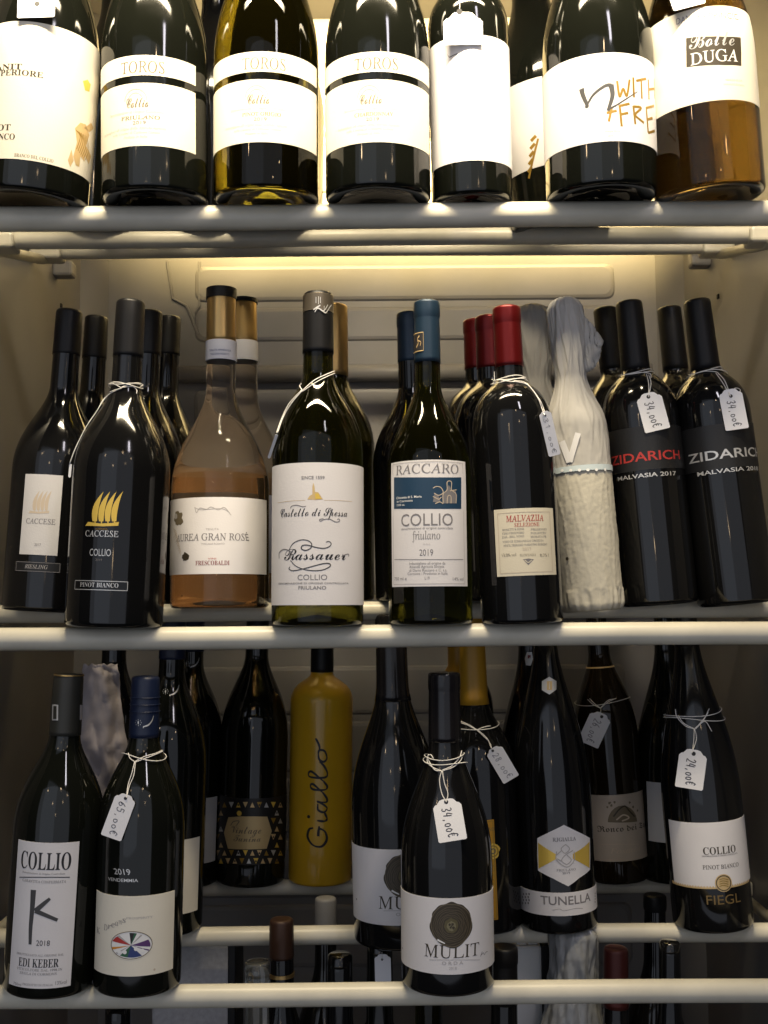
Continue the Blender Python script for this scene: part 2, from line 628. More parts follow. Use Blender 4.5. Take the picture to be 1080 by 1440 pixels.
class Bottle:
    def __init__(s, label, shelf, D, xb, w, prof, glass, top=None, axis=None, h=None, lean=0.0, name='wine_bottle', cat='bottle', group=None, zb_=None, body=True):
        z0 = zb_ if zb_ is not None else zbase(shelf, D)
        X = 0.0
        for _ in range(8):
            x, _y = proj(Vector((X, D, z0)))
            X += (xb - x) * D / FPX
        P0 = Vector((X, D, z0))
        dl = R_(lean)
        hh, ax = (h or .31), 0.0
        for _ in range(30):
            if top:
                A = Vector((ax, -math.sin(dl), math.cos(dl))).normalized()
                x, y = proj(P0 + A * hh)
                hh += (y - top[1]) * D / FPX * 0.9
                ax += (top[0] - x) / hh * D / FPX * 0.9
            elif axis:
                A = Vector((ax, -math.sin(dl), math.cos(dl))).normalized()
                t = .2
                for _k in range(12):
                    x, y = proj(P0 + A * t)
                    t += (y - axis[1]) * D / FPX
                x, y = proj(P0 + A * t)
                ax += (axis[0] - x) / t * D / FPX * .9
        A = Vector((ax, -math.sin(dl), math.cos(dl))).normalized()
        s.h, s.P0, s.A = hh, P0, A
        s.depth = (P0 + A * hh * .3).dot(FW)
        s.R = w * s.depth / FPX / 2
        s.mm = s.depth / FPX       # metres per pixel at the body
        Y = (Vector((0, 1, 0)) - A * A.y).normalized()
        Xv = Y.cross(A)
        s.M = Matrix((Xv, Y, A)).transposed().to_4x4()
        s.M.translation = P0
        s.Mi = s.M.inverted()
        s.oc = s.Mi @ Vector((0, 0, 0))
        zs, zn, rn, a, b = PROF[prof]
        s.zs, s.zn = zs * hh, zn * hh
        s.rn = rn * s.R
        pts = []
        hk = .0045
        dz = s.zn - s.zs
        for k in range(29):
            t = k / 28
            p = [(s.R, s.zs), (s.R, s.zs + dz * b), (s.rn, s.zn - dz * a), (s.rn * 1.0, s.zn)]
            q = [(1 - t) ** 3, 3 * t * (1 - t) ** 2, 3 * t * t * (1 - t), t ** 3]
            pts.append((sum(q[i] * p[i][0] for i in range(4)), sum(q[i] * p[i][1] for i in range(4))))
        s.shoulder = pts
        heel = [(0, .010), (s.R * .45, .006), (s.R * .78, .0005), (s.R - hk, 0)] + [(s.R - hk + hk * math.sin(R_(q)), hk - hk * math.cos(R_(q))) for q in (18, 36, 54, 72, 90)]
        nb = 6
        bodyp = [(s.R, hk + (s.zs - hk) * k / nb) for k in range(1, nb)]
        rt = s.rn * .93
        neck = [(s.rn + (rt - s.rn) * t, s.zn + (hh - .002 - s.zn) * t) for t in (.2, .4, .6, .8, 1)]
        s.rt = rt
        s.outline = heel + bodyp + pts + neck + [(rt * .8, hh - .0005), (0, hh - .0005)]
        s.root = empty(name, s.M, label, cat, group)
        s.inks = {}
        s.glass = glass
        if body:
            bm = bmesh.new()
            lathe(bm, s.outline, 80)
            s.body = link('body', bm, glass, s.root)

    def r(s, z):
        o = s.outline
        if z <= s.zs:
            return s.R
        if z >= s.zn:
            return s.rn + (s.rt - s.rn) * min(1, (z - s.zn) / (s.h - s.zn))
        p = s.shoulder
        for (r0, z0), (r1, z1) in zip(p[:-1], p[1:]):
            if z <= z1:
                return r0 + (r1 - r0) * (z - z0) / max(1e-9, z1 - z0)
        return s.rn

    def un(s, x, y, off=0.0):
        """where the line of sight through (x, y) first meets the bottle: angle, height"""
        d = (s.Mi.to_3x3() @ ray(x, y)).normalized()
        o = s.oc
        tc = -(o.x * d.x + o.y * d.y) / (d.x * d.x + d.y * d.y)
        t = tc - .08
        best = None
        while t < tc + .002:
            p = o + d * t
            g = math.hypot(p.x, p.y) - (s.r(p.z) + off)
            if best is None or g < best[0]:
                best = (g, p.copy())
            if g <= 0:
                break
            t += max(.0002, g * .5)
        p = best[1]
        return math.atan2(p.x, -p.y), p.z

    def pt(s, a, z, off=0.0):
        r = s.r(z) + off
        return Vector((r * math.sin(a), -r * math.cos(a), z))

    def zy(s, y):
        """height of the axis point seen at picture row y"""
        t = .15
        for _ in range(20):
            _x, yy = proj(s.P0 + s.A * t)
            t += (yy - y) * s.mm
        return t

    def capsule(s, y, m, y0=None, lip=.0006, name='capsule', ring=True, topz=None, bead=None):
        z0 = s.zy(y) if y > 3 else s.h * y
        z1 = s.h if topz is None else topz
        e = .0006
        p = [(s.r(z0) + .0001, z0 - .0001), (s.r(z0) + e, z0)]
        n = 10
        zl = z1 - .016
        for k in range(1, n + 1):
            z = z0 + (zl - z0) * k / n
            p.append((s.r(z) + e, z))
        rl = s.r(z1) + e
        if ring:
            p += [(rl + .0002, zl + .0006), (rl + .0007, zl + .0022), (rl + .0008, zl + .008)]
            p += [(rl + .0006, z1 - .0026), (rl + .0004, z1 - .0008), (rl - .0012, z1 + .0004), (rl * .6, z1 + .0008), (0, z1 + .0008)]
        else:
            p += [(rl, z1 - .003), (rl - .0004, z1 - .0012), (rl - .0016, z1), (rl * .6, z1 + .0004), (0, z1 + .0004)]
        bm = bmesh.new()
        lathe(bm, p, 64)
        return link(name, bm, m, s.root)

    def band(s, y0, y1, m, e=.0009, name='neck_band', parent=None):
        z0, z1 = s.zy(y0), s.zy(y1)
        z0, z1 = min(z0, z1), max(z0, z1)
        p = [(s.r(z0), z0), (s.r(z0) + e, z0 + .0002)] + [(s.r(z0 + (z1 - z0) * t) + e, z0 + (z1 - z0) * t) for t in (.01, .03, .2, .4, .6, .8, .97, .99)] + [(s.r(z1) + e, z1 - .0002), (s.r(z1), z1)]
        bm = bmesh.new()
        lathe(bm, p, 64)
        return link(name, bm, m, parent or s.root)

    def span(s, c, xl, xr, ym):
        if xl is None:
            a0 = R_(-118)
        else:
            a0 = s.un(*cp(c, xl, ym))[0]
        if xr is None:
            a1 = R_(118)
        else:
            a1 = s.un(*cp(c, xr, ym))[0]
        return a0, a1

    def label(s, c, xl, xr, yt, yb, m, name='label', off=.00035, xm=None, lab=None):
        ym = (yt + yb) / 2
        a0, a1 = s.span(c, xl, xr, ym)
        if xm is None:
            xm = ((xl if xl is not None else xr - 1) + (xr if xr is not None else xl + 1)) / 2 if (xl is not None and xr is not None) else None
        if xm is None:
            px = proj(s.P0 + s.A * s.zy(cp(c, 0, ym)[1]))[0]
            xm = (px - c[0]) * c[2]
        z1 = s.un(*cp(c, xm, yt))[1]
        z0 = s.un(*cp(c, xm, yb))[1]
        return s.label_az(a0, a1, z0, z1, m, name, off, lab)

    def label_az(s, a0, a1, z0, z1, m, name='label', off=.00035, lab=None, parent=None):
        n = max(6, int((a1 - a0) / R_(4)))
        nz = 8
        bm = bmesh.new()
        g = []
        for i in range(n + 1):
            a = a0 + (a1 - a0) * i / n
            g.append([bm.verts.new(s.pt(a, z0 + (z1 - z0) * j / nz, off)) for j in range(nz + 1)])
        for i in range(n):
            for j in range(nz):
                bm.faces.new((g[i][j], g[i + 1][j], g[i + 1][j + 1], g[i][j + 1]))
        # thin paper edge down to the glass
        rim = [g[i][0] for i in range(n + 1)] + [g[n][j] for j in range(1, nz + 1)] + [g[i][nz] for i in range(n - 1, -1, -1)] + [g[0][j] for j in range(nz - 1, 0, -1)]
        rim = [bm.verts.new(v.co) for v in rim]
        low = []
        for v in rim:
            z = v.co.z
            a = math.atan2(v.co.x, -v.co.y)
            low.append(bm.verts.new(s.pt(a, z, -.00005)))
        k = len(rim)
        for i in range(k):
            bm.faces.new((rim[i], low[i], low[(i + 1) % k], rim[(i + 1) % k]))
        o = link(name, bm, m, parent or s.root, True)
        for p in o.data.polygons:
            p.use_smooth = p.index < n * nz
        if lab:
            o['label'] = lab
        o['_az'] = (a0, a1, z0, z1)
        return o

    # ---- printing ------------------------------------------------
    def ink(s, parent, m, name='lettering', lift=.00047):
        k = (parent.name if parent else '', m.name, name, lift)
        if k not in s.inks:
            s.inks[k] = (Ink(), parent, m, name, lift)
        return s.inks[k][0]

    def uv(s, c, x, y):
        a, z = s.un(*cp(c, x, y))
        return a * s.R, z

    def text(s, parent, c, t, xl, xr, yb, cap, style, m, name='lettering', lift=.00047, neck=False):
        a0, z0 = s.un(*cp(c, xl, yb))
        a1, z1 = s.un(*cp(c, xr, yb))
        am, zm = s.un(*cp(c, (xl + xr) / 2, yb))
        s.ink(parent, m, name, lift).text(t, style, (a0 + a1) / 2 * s.R, zm, cap / c[2] * s.mm, abs(a1 - a0) * s.R)

    def lines(s, parent, c, rows, style, m, **k):
        for t, xl, xr, yb, cap in rows:
            s.text(parent, c, t, xl, xr, yb, cap, style, m, **k)

    def poly(s, parent, c, pts, m, name='emblem', lift=.00043):
        s.ink(parent, m, name, lift).poly([s.uv(c, *p) for p in pts])

    def stroke(s, parent, c, pts, wd, m, name='lettering', lift=.00047, per=8):
        sc_ = s.mm / c[2]
        f = (lambda t: wd(t) * sc_) if callable(wd) else wd * sc_
        s.ink(parent, m, name, lift).ribbon([s.uv(c, *p) for p in pts], f, per)

    def rule(s, parent, c, x0, x1, y, wd, m, **k):
        n = 6
        s.stroke(parent, c, [(x0 + (x1 - x0) * i / n, y) for i in range(n + 1)], wd, m, per=2, **k)

    def frame(s, parent, c, x0, x1, y0, y1, wd, m, name='lettering', lift=.00047, az=None):
        """a printed frame, as a rectangle on the surface"""
        A = [s.uv(c, x0, (y0 + y1) / 2)[0], s.uv(c, x1, (y0 + y1) / 2)[0]]
        zt = s.uv(c, (x0 + x1) / 2, y0)[1]
        zb_ = s.uv(c, (x0 + x1) / 2, y1)[1]
        wd = wd * s.mm / c[2]
        k = s.ink(parent, m, name, lift)
        for p in ([(A[0], zt), (A[1], zt)], [(A[0], zb_), (A[1], zb_)], [(A[0], zb_), (A[0], zt)], [(A[1], zb_), (A[1], zt)]):
            k.ribbon(p, wd)

    def disc(s, parent, c, x, y, r, m, name='emblem', lift=.00043, n=28, rough=0.0, ry=None):
        pts = []
        u0, z0 = s.uv(c, x, y)
        k = s.mm / c[2]
        for i in range(n):
            a = 2 * PI * i / n
            q = 1 + (rough * (noise.noise(Vector((math.cos(a) * 2.2, math.sin(a) * 2.2, x * .1))) * 2) if rough else 0)
            pts.append((u0 + r * k * q * math.cos(a), z0 + (ry or r) * k * q * math.sin(a)))
        s.ink(parent, m, name, lift).poly(pts)

    def arcs(s, parent, c, x, y, r, wd, m, name='emblem', lift=.00047, n=24, a0=0, a1=360, wob=0.0, ry=None):
        u0, z0 = s.uv(c, x, y)
        k = s.mm / c[2]
        pts = []
        for i in range(n + 1):
            a = R_(a0 + (a1 - a0) * i / n)
            q = 1 + wob * noise.noise(Vector((math.cos(a) * 2, math.sin(a) * 2, r * .3)))
            pts.append((u0 + r * k * q * math.cos(a), z0 + (ry or r) * k * q * math.sin(a)))
        s.ink(parent, m, name, lift).ribbon(pts, wd * k, 2)

    def done(s):
        for ik, parent, m, name, lift in s.inks.values():
            ik.slice(.0025)
            for v in ik.bm.verts:
                a = v.co.x / s.R
                v.co = s.pt(a, v.co.y, lift)
            for f in ik.bm.faces:
                c = f.calc_center_median()
                f.normal_update()
                if f.normal.dot(Vector((c.x, c.y, 0))) < 0:
                    f.normal_flip()
            link(name, ik.bm, m, parent or s.root, False, normals=False)
        s.inks = {}
        return s


# ------------------------------------------------------------------ price tags
DIG = {
    '0': [[(.5, 1), (.1, .75), (.1, .25), (.5, 0), (.9, .3), (.85, .8), (.5, 1)]],
    '1': [[(.2, .75), (.6, 1), (.55, 0)]],
    '2': [[(.1, .8), (.5, 1), (.85, .75), (.5, .35), (.05, .02), (.95, .05)]],
    '3': [[(.1, .9), (.6, 1), (.75, .75), (.35, .52), (.8, .35), (.6, 0), (.05, .1)]],
    '4': [[(.45, 1), (.1, .4), (.9, .45)], [(.8, .9), (.65, 0)]],
    '5': [[(.85, 1), (.3, .98), (.2, .55), (.7, .6), (.8, .2), (.4, 0), (.05, .1)]],
    '6': [[(.75, 1), (.25, .6), (.1, .2), (.5, 0), (.85, .3), (.5, .5), (.15, .25)]],
    '8': [[(.8, .9), (.4, 1), (.25, .75), (.7, .4), (.6, .02), (.2, .1), (.3, .45), (.75, .75), (.8, .9)]],
    'o': [[(.5, .55), (.15, .4), (.2, .05), (.6, 0), (.85, .3), (.5, .55)]],
    ',': [[(.5, .1), (.4, -.15)]],
    '€': [[(.95, .9), (.5, 1), (.2, .6), (.25, .2), (.6, 0), (.95, .15)], [(0, .62), (.7, .62)], [(0, .42), (.65, .42)]],
}


def price_tag(label, B, c, hole, bl, br, tl, tr, strands, txt='', ring=None, pen=None, group='handwritten price tags', lift=.0022, wtxt=.9, tilt=None, blank=False):
    """card laid on bottle B: hole, bottom-left, bottom-right, top-left, top-right corner pixels in reading frame c"""
    def w3(x, y, off):
        a, z = B.un(*cp(c, x, y), off)
        return B.M @ B.pt(a, z, off)
    mid_t = w3((tl[0] + tr[0]) / 2, (tl[1] + tr[1]) / 2, lift)
    mid_b = w3((bl[0] + br[0]) / 2, (bl[1] + br[1]) / 2, lift)
    down = (mid_b - mid_t)
    Lg = down.length
    down.normalize()
    k = (mid_t.dot(FW)) / FPX / c[2]
    Wd = (math.hypot(br[0] - bl[0], br[1] - bl[1]) + math.hypot(tr[0] - tl[0], tr[1] - tl[1])) / 2 * k
    side = (RT * (br[0] - bl[0] + tr[0] - tl[0]) - UP * (br[1] - bl[1] + tr[1] - tl[1]))
    side = (side - down * side.dot(down)).normalized()
    nrm = side.cross(-down).normalized()
    if nrm.dot(FW) > 0:
        nrm = -nrm
    M = Matrix((side, -down, nrm)).transposed().to_4x4()
    M.translation = mid_t
    root = empty('price_tag', M, label, 'price tag', group)
    # card outline with eared shoulders, y runs down from 0 to -Lg
    hw = Wd / 2
    e = Wd * .20
    pts = [(-hw, -Lg + .001), (-hw + .001, -Lg), (hw - .001, -Lg), (hw, -Lg + .001), (hw, -e * .55)]
    pts += [(hw - e * .35, -e * .12), (hw - e * .75, 0), (hw - e * 1.0, e * .30), (hw - e * 1.3, e * .62), (hw - e * 1.8, e * .74)]
    pts += [(-x, y) for x, y in reversed(pts[5:])] + [(-hw, -e * .55)]
    Bi = B.Mi @ M
    shift = 0.0
    for _ in range(60):
        bad = False
        for x, y in pts + [(0, -Lg), (0, -Lg * .5), (0, 0), (hw, -Lg * .5), (-hw, -Lg * .5)]:
            q = Bi @ Vector((x, y, shift - .0006))
            if q.z < B.h and math.hypot(q.x, q.y) < B.r(q.z) + .0006:
                bad = True
        if not bad:
            break
        shift += .0007
    M = M @ Matrix.Translation((0, 0, shift))
    root.matrix_world = M
    bm = bmesh.new()
    th = .0005
    f = bm.faces.new([bm.verts.new((x, y, 0)) for x, y in pts])
    ex = bmesh.ops.extrude_face_region(bm, geom=[f])
    for v in [g for g in ex['geom'] if isinstance(g, bmesh.types.BMVert)]:
        v.co.z -= th
    # a slight curl of the card
    bmesh.ops.triangulate(bm, faces=bm.faces[:])
    link('card', bm, TAG, root, False)
    ik = Ink()
    ho = M.inverted() @ w3(hole[0], hole[1], lift)
    hx, hy = ho.x, ho.y
    rr = Wd * .075
    ik.poly([(hx + rr * math.cos(2 * PI * i / 14), hy + rr * math.sin(2 * PI * i / 14)) for i in range(14)])
    for v in ik.bm.verts:
        v.co.z = .00012
    link('hole', ik.bm, I_BLACK, root, False)
    if txt:
        ik = Ink()
        n = len(txt)
        y0, y1 = hy - Wd * .20, -Lg + Wd * .10
        stp = (y0 - y1) / n
        H = Wd * .34
        for i, ch in enumerate(txt):
            for st in DIG[ch]:
                q = []
                for x, y in st:
                    jy = (random.random() - .5) * .06
                    q.append((-H * .5 + (y + jy) * H + (random.random() - .5) * H * .05 + (i - n / 2) * H * .05, y0 - (i + x * .78) * stp))
                ik.ribbon(q, Wd * .032, 6)
        for v in ik.bm.verts:
            v.co.z = .00012
        link('handwriting', ik.bm, pen or PENCIL, root, False)
    bm = bmesh.new()
    Mi = M.inverted()
    if ring:
        for y_, til in ring:
            z = B.zy(cp(c, 0, y_)[1])
            loop = []
            for i in range(40):
                a = 2 * PI * i / 40
                zz = z + til * math.sin(a) * B.r(z) + .0015 * math.sin(2 * a + y_)
                p = B.pt(a, zz, .0017 + .0005 * math.sin(3 * a))
                loop.append(Mi @ (B.M @ p))
            tube(bm, loop, .00042, 6, closed=True)
    for st in strands:
        nst = len(st)
        ends = math.hypot(st[-1][0] - hole[0], st[-1][1] - hole[1]) < 40
        P = spline([tuple(w3(x, y, .0014 + ((lift + shift - .0006) * max(0, (i - nst + 2)) if ends else 0))) for i, (x, y) in enumerate(st)], 8)
        tube(bm, [Mi @ Vector(p) for p in P], .00042, 6)
    link('string', bm, STRING, root)
    return root

# ================================================================== upper rack
GT, GM, GL, GF = 'bottles on the upper rack', 'bottles on the middle rack', 'bottles on the lower rack', 'bottles at the bottom of the fridge'
TL = 4.0     # the raked upper rack tips its bottles slightly forward

# --- first bottle, big arched label with ochre beast
b = Bottle('green bottle with tall white label and ochre beast, leftmost on the upper rack', 'top', .935, 46, 152, 'burg', G_GREEN, axis=(66, 40), h=.32, lean=TL, group=GT)
l = b.label(CA, None, 283, 66, 458, P_IVORY, xm=120)
b.lines(l, CA, [('SANIT', -20, 62, 196, 15), ('SUPERIORE', -20, 122, 212, 15), ('PINOT', -40, 30, 368, 16), ('BIANCO', -30, 42, 393, 16)], 'bold', I_BROWN)
b.text(l, CA, 'BRANCO DEL COLLIO', 40, 150, 447, 9, 'bold', I_TAUPE)
for pts in ([(205, 440), (215, 400), (210, 360), (225, 345), (240, 350), (250, 380), (240, 410), (236, 455), (225, 440), (222, 470), (212, 465)],
            [(235, 360), (255, 345), (262, 360), (250, 372)], [(200, 420), (190, 450), (196, 470), (206, 452)], [(240, 410), (255, 440), (248, 462), (238, 440)]):
    b.poly(l, CA, pts, I_PGOLD)
for k in range(7):
    b.stroke(l, CA, [(212 + k * 5, 365 + k * 3), (224 + k * 4, 385 + k * 6), (214 + k * 4, 420 + k * 5)], 2.2, I_DGOLD, name='emblem', lift=.0005)
b.poly(l, CA, [(232, 228), (245, 224), (254, 238), (250, 258), (238, 254)], I_GOLD)
b.done()
TAG1 = b

# --- the three sisters
TO = [('first', 219, 218, (140 - 170, 45, 3.375), 'FRIULANO', 'bottle with two-piece ivory label beside the ochre-beast bottle on the upper rack', G_GREEN),
      ('second', 375, 375, CT, 'PINOT GRIGIO', 'bottle with two-piece ivory label and yellow light glowing through its shoulder', G_YELLOW),
      ('third', 532, 530, (140 + 158, 40, 3.375), 'CHARDONNAY', 'bottle with two-piece ivory label, just left of the square-shouldered bottle', G_GREEN)]
for nm, xb, xt, c, grape, lab, gl in TO:
    b = Bottle(lab, 'top', .935, xb, 147, 'burg', gl, axis=(xt, 40), h=.32, lean=TL, group=GT)
    l1 = b.label(c, None, 1028, 110, 206, P_IVORY, name='upper_label', xm=790)
    l2 = b.label(c, None, 1028, 242, 540, P_IVORY, xm=790)
    b.text(l1, c, 'TOROS', 678, 882, 192, 52, 'serif', I_TAUPE)
    # pale coat of arms behind the writing
    b.arcs(l2, c, 745, 325, 52, 5, I_PALE, a0=0, a1=180)
    b.arcs(l2, c, 745, 325, 34, 4, I_PALE, a0=10, a1=200)
    b.text(l2, c, 'Collio', 702, 806, 358, 44, 'script', I_TAUPE, lift=.0005)
    b.lines(l2, c, [('Denominazione di Origine Controllata', 625, 880, 384, 12)], 'ital', I_PALE)
    b.text(l2, c, grape, 678, 860, 414, 17, 'serifm', I_TAUPE)
    b.text(l2, c, '2019', 732, 794, 438, 15, 'ital', I_GREY)
    b.lines(l2, c, [('Imbottigliato all origine dalla Azienda Agricola', 600, 890, 462, 11), ('nelle Cantine di Cormons Gorizia', 640, 860, 482, 11), ('Prodotto in Italia', 690, 800, 503, 11)], 'ital', I_PALE)
    b.done()

# --- square-shouldered bottle with blank label and a big tag
b = Bottle('black square-shouldered bottle with blank dazzling white label and hanging card on the upper rack', 'top', .95, 664, 113, 'bord', G_GREEN, axis=(658, 40), h=.262, lean=TL, group=GT)
l = b.label(CB, 129, 360, 98, 452, P_WHITE, xm=245)
b.poly(l, CB, [(178, 152), (184, 160), (206, 150), (206, 153), (184, 164)], I_GREY)
b.done()
TAG5 = b

# --- pair with brush lettering
for D, xb, ax, wd, c, lab, front in ((1.09, 790, (748, 20), 140, (540 - 66, 30, 2.0), 'green bottle with white label, mostly hidden behind the brush-lettered bottle', False),
                                     (.935, 846, (838, 30), 154, CB, 'green burgundy bottle with black brush stroke and gold handwriting on a white label', True)):
    b = Bottle(lab, 'top', D, xb, wd, 'burg', G_GREEN, axis=ax, h=.32, lean=TL, group=GT)
    l = b.label(c, None, None, 150, 400, P_WHITE, xm=604)
    if front:
        b.stroke(l, c, [(556, 250), (560, 268), (572, 298), (566, 300)], lambda t: 14 - 8 * t, I_KINK)
        b.stroke(l, c, [(570, 298), (590, 266), (622, 242), (640, 240)], lambda t: 5 + 5 * t, I_KINK)
        b.stroke(l, c, [(638, 238), (642, 270), (630, 312)], lambda t: 15 - 7 * t, I_KINK)
        b.stroke(l, c, [(628, 310), (660, 292), (712, 258)], lambda t: 6 - 4 * t, I_KINK)
        for st in ([(655, 228), (662, 272), (672, 250), (682, 270), (690, 224)], [(700, 218), (702, 274)], [(708, 228), (736, 222)], [(722, 226), (724, 278)], [(742, 224), (744, 280)], [(744, 252), (760, 250)], [(758, 222), (760, 278)],
                   [(640, 304), (632, 342)], [(626, 318), (654, 312)], [(662, 296), (668, 356)], [(664, 298), (690, 292)], [(666, 322), (686, 318)], [(700, 298), (706, 350)], [(700, 300), (722, 304), (706, 324), (730, 346)], [(736, 302), (742, 374)], [(736, 304), (758, 298)], [(740, 336), (754, 332)], [(742, 374), (760, 368)]):
            b.stroke(l, c, st, 6.5, I_DGOLD)
        b.lines(l, c, [('BIANCO', 690, 712, 190, 5), ('VENEZIA GIULIA', 620, 664, 372, 5), ('2019', 630, 644, 385, 5)], 'sans', I_PALE)
    else:
        b.stroke(l, c, [(606, 258), (598, 280), (606, 304)], 9, I_GREY)
        for k in range(5):
            b.stroke(l, c, [(538 + k * 2, 425 - k * 22), (548 + k * 3, 410 - k * 22)], 9, I_DGOLD)
        b.stroke(l, c, [(540, 442), (566, 330)], 6, I_DGOLD)
    b.done()

# --- the amber bottle on the right with dark panel label
b = Bottle('amber see-through bottle with dark name panel on white label, rightmost on the upper rack', 'top', .935, 998, 150, 'burg', G_BROWN, axis=(978, 30), h=.32, lean=TL, group=GT)
l = b.label(CB, None, 1050, 18, 285, P_IVORY, xm=915)
b.lines(l, CB, [('DAMIJAN', 822, 905, 58, 17), ('PRINCIC', 915, 995, 52, 17)], 'sans', I_GREY)
b.poly(l, CB, [(850, 108), (885, 104), (920, 103), (960, 104), (1002, 106), (1004, 148), (1004, 186), (960, 184), (920, 184), (885, 186), (851, 190)], I_BROWN, name='name_panel')
b.text(l, CB, 'Bolle', 858, 985, 130, 40, 'script', I_SILV, lift=.00055)
b.text(l, CB, 'DUGA', 862, 994, 174, 32, 'serifm', I_WHITE, lift=.00055)
b.lines(l, CB, [('VENEZIA GIULIA', 960, 1006, 228, 5), ('INDICAZIONE GEOGRAFICA', 955, 1012, 240, 4)], 'sans', I_PALE)
b.done()
TAG8 = b

# --- second line of the upper rack, only glimpsed between the others
for xb, gl, lab in ((150, G_GREEN, 'dark bottle glimpsed in the gap right of the ochre-beast bottle'),
                    (296, G_BLACK, 'dark bottle glimpsed in the gap left of the yellow-glowing bottle on the upper rack'),
                    (378, G_BLACK, 'dark bottle seen through the yellow-glowing glass of the bottle before it')):
    Bottle(lab, 'top', 1.12, xb, 150 if xb == 378 else 118, 'burg', gl, axis=(xb - (540 - xb) * -.03, 60), h=.31, lean=TL, group=GT).done()

price_tag('blank white price card above the ochre-beast label', TAG1, CA, (104, 10), (50, 44), (152, 54), (50, -30), (156, -26), [], '', lift=.004)
price_tag('plain white price card on the square-shouldered bottle with blank label', TAG5, CB, (212, 34), (166, 128), (280, 124), (168, 52), (276, 48), [[(212, 34), (213, 10), (212, -20)]], '', lift=.003)
price_tag('white price card tilted above the amber bottle label', TAG8, CB, (868, -40), (818, 38), (902, 4), (800, -10), (884, -44), [], '', lift=.004)

# ================================================================== middle rack
def flames(b, l, c, x0, y0, sx, sy, m, name='emblem'):
    """four leaning flame shaped trees over a bar"""
    for k in range(4):
        bx = x0 + k * 23 * sx
        P = []
        for t in range(9):
            u = t / 8
            P.append((bx + (-8 + 40 * u ** 2.2 - 6 * math.sin(PI * u)) * sx, y0 - 108 * u * sy))
        Q = []
        for t in range(8, -1, -1):
            u = t / 8
            Q.append((bx + (8 + 24 * u ** 2.2 + 2 * math.sin(PI * u)) * sx, y0 - 108 * u * sy))
        b.poly(l, c, P + Q, m, name=name)
        b.stroke(l, c, [(bx + 1 * sx, y0), (bx + 1 * sx, y0 + 8 * sy)], 4 * sx, m, name=name)
    b.poly(l, c, [(x0 - 34 * sx, y0 + 16 * sy), (x0 - 24 * sx, y0 + 2 * sy), (x0 + 20 * sx, y0 + 8 * sy), (x0 + 60 * sx, y0 + 6 * sy), (x0 + 86 * sx, y0 + 2 * sy), (x0 + 84 * sx, y0 + 16 * sy), (x0 + 30 * sx, y0 + 18 * sy)], m, name=name)


# rear ones first
b = Bottle('dark bottle with grey-white label and pale tree emblem on the middle rack', 'mid', 1.02, 66, 122, 'collio', G_BLACK, top=(98, 437), group=GM)
b.capsule(500, C_BLACK, ring=False)
l = b.label(C3, 82, 218, 790, 1082, P_GREY, xm=155)
flames(b, l, C3, 125, 920, .62, .66, I_SAND)
b.text(l, C3, 'CACCESE', 95, 200, 969, 18, 'serifm', I_GREY)
b.text(l, C3, '2017', 125, 148, 1049, 9, 'sans', I_GREY)
l2 = b.label(C3, 55, 220, 1107, 1143, P_BLACK, name='grape_label', xm=145)
b.text(l2, C3, 'RIESLING', 90, 172, 1131, 13, 'ital', I_PALE)
b.frame(l2, C3, 60, 216, 1109, 1141, 1.6, I_GREY)
b.done()
b = Bottle('dark bottle with only its black capsule showing, behind the grey-white label at far left', 'mid', 1.16, 112, 108, 'collio', G_BLACK, top=(136, 446), group=GM)
b.capsule(505, C_BLACK, ring=False)
for D, xb, tp, wd, lab in ((1.22, 222, (239, 446), 104, 'hindmost of the three black bottles in file behind the gold tree emblem'), (1.08, 190, (212, 438), 112, 'black bottle directly behind the one with the gold tree emblem')):
    b = Bottle(lab, 'mid', D, xb, wd, 'collio', G_BLACK, top=tp, group=GM)
    b.capsule(500, C_BLACK, ring=False)
b = Bottle('black bottle with gold tree emblem printed on its dark glass, foremost of its file', 'mid', .94, 160, 134, 'collio', G_BLACK, top=(184, 424), group=GM)
b.capsule(503, C_BLACK, ring=False)
flames(b, None, C3, 344, 960, 1.0, 1.0, I_GOLD)
b.text(None, C3, 'AZIENDA', 345, 390, 990, 5, 'sans', I_DGOLD)
b.text(None, C3, 'CACCESE', 310, 428, 1015, 21, 'serifm', I_SILV)
b.text(None, C3, 'COLLIO', 325, 401, 1085, 24, 'sans', I_SILV)
b.text(None, C3, '2019', 346, 370, 1103, 7, 'sans', I_GREY)
b.text(None, C3, 'PINOT BIANCO', 291, 428, 1198, 15, 'bold', I_SILV)
b.frame(None, C3, 273, 461, 1176, 1208, 2.4, I_SILV)
b.done()
price_tag('white cotton loop trailing left from the gold tree emblem bottle, its card turned away', b, C3, (245, 752), (232, 800), (242, 802), (241, 752), (249, 754), [[(440, 478), (380, 512), (330, 560), (296, 620), (262, 700), (245, 752)], [(438, 478), (388, 506), (334, 568), (302, 610), (268, 690), (246, 750)], [(438, 476), (410, 462), (398, 466)], [(440, 478), (412, 486), (398, 492)], [(440, 474), (480, 462), (515, 466), (508, 472)], [(440, 476), (478, 472), (494, 484), (494, 498)]], '', ring=[(470, .02), (474, -.03)])

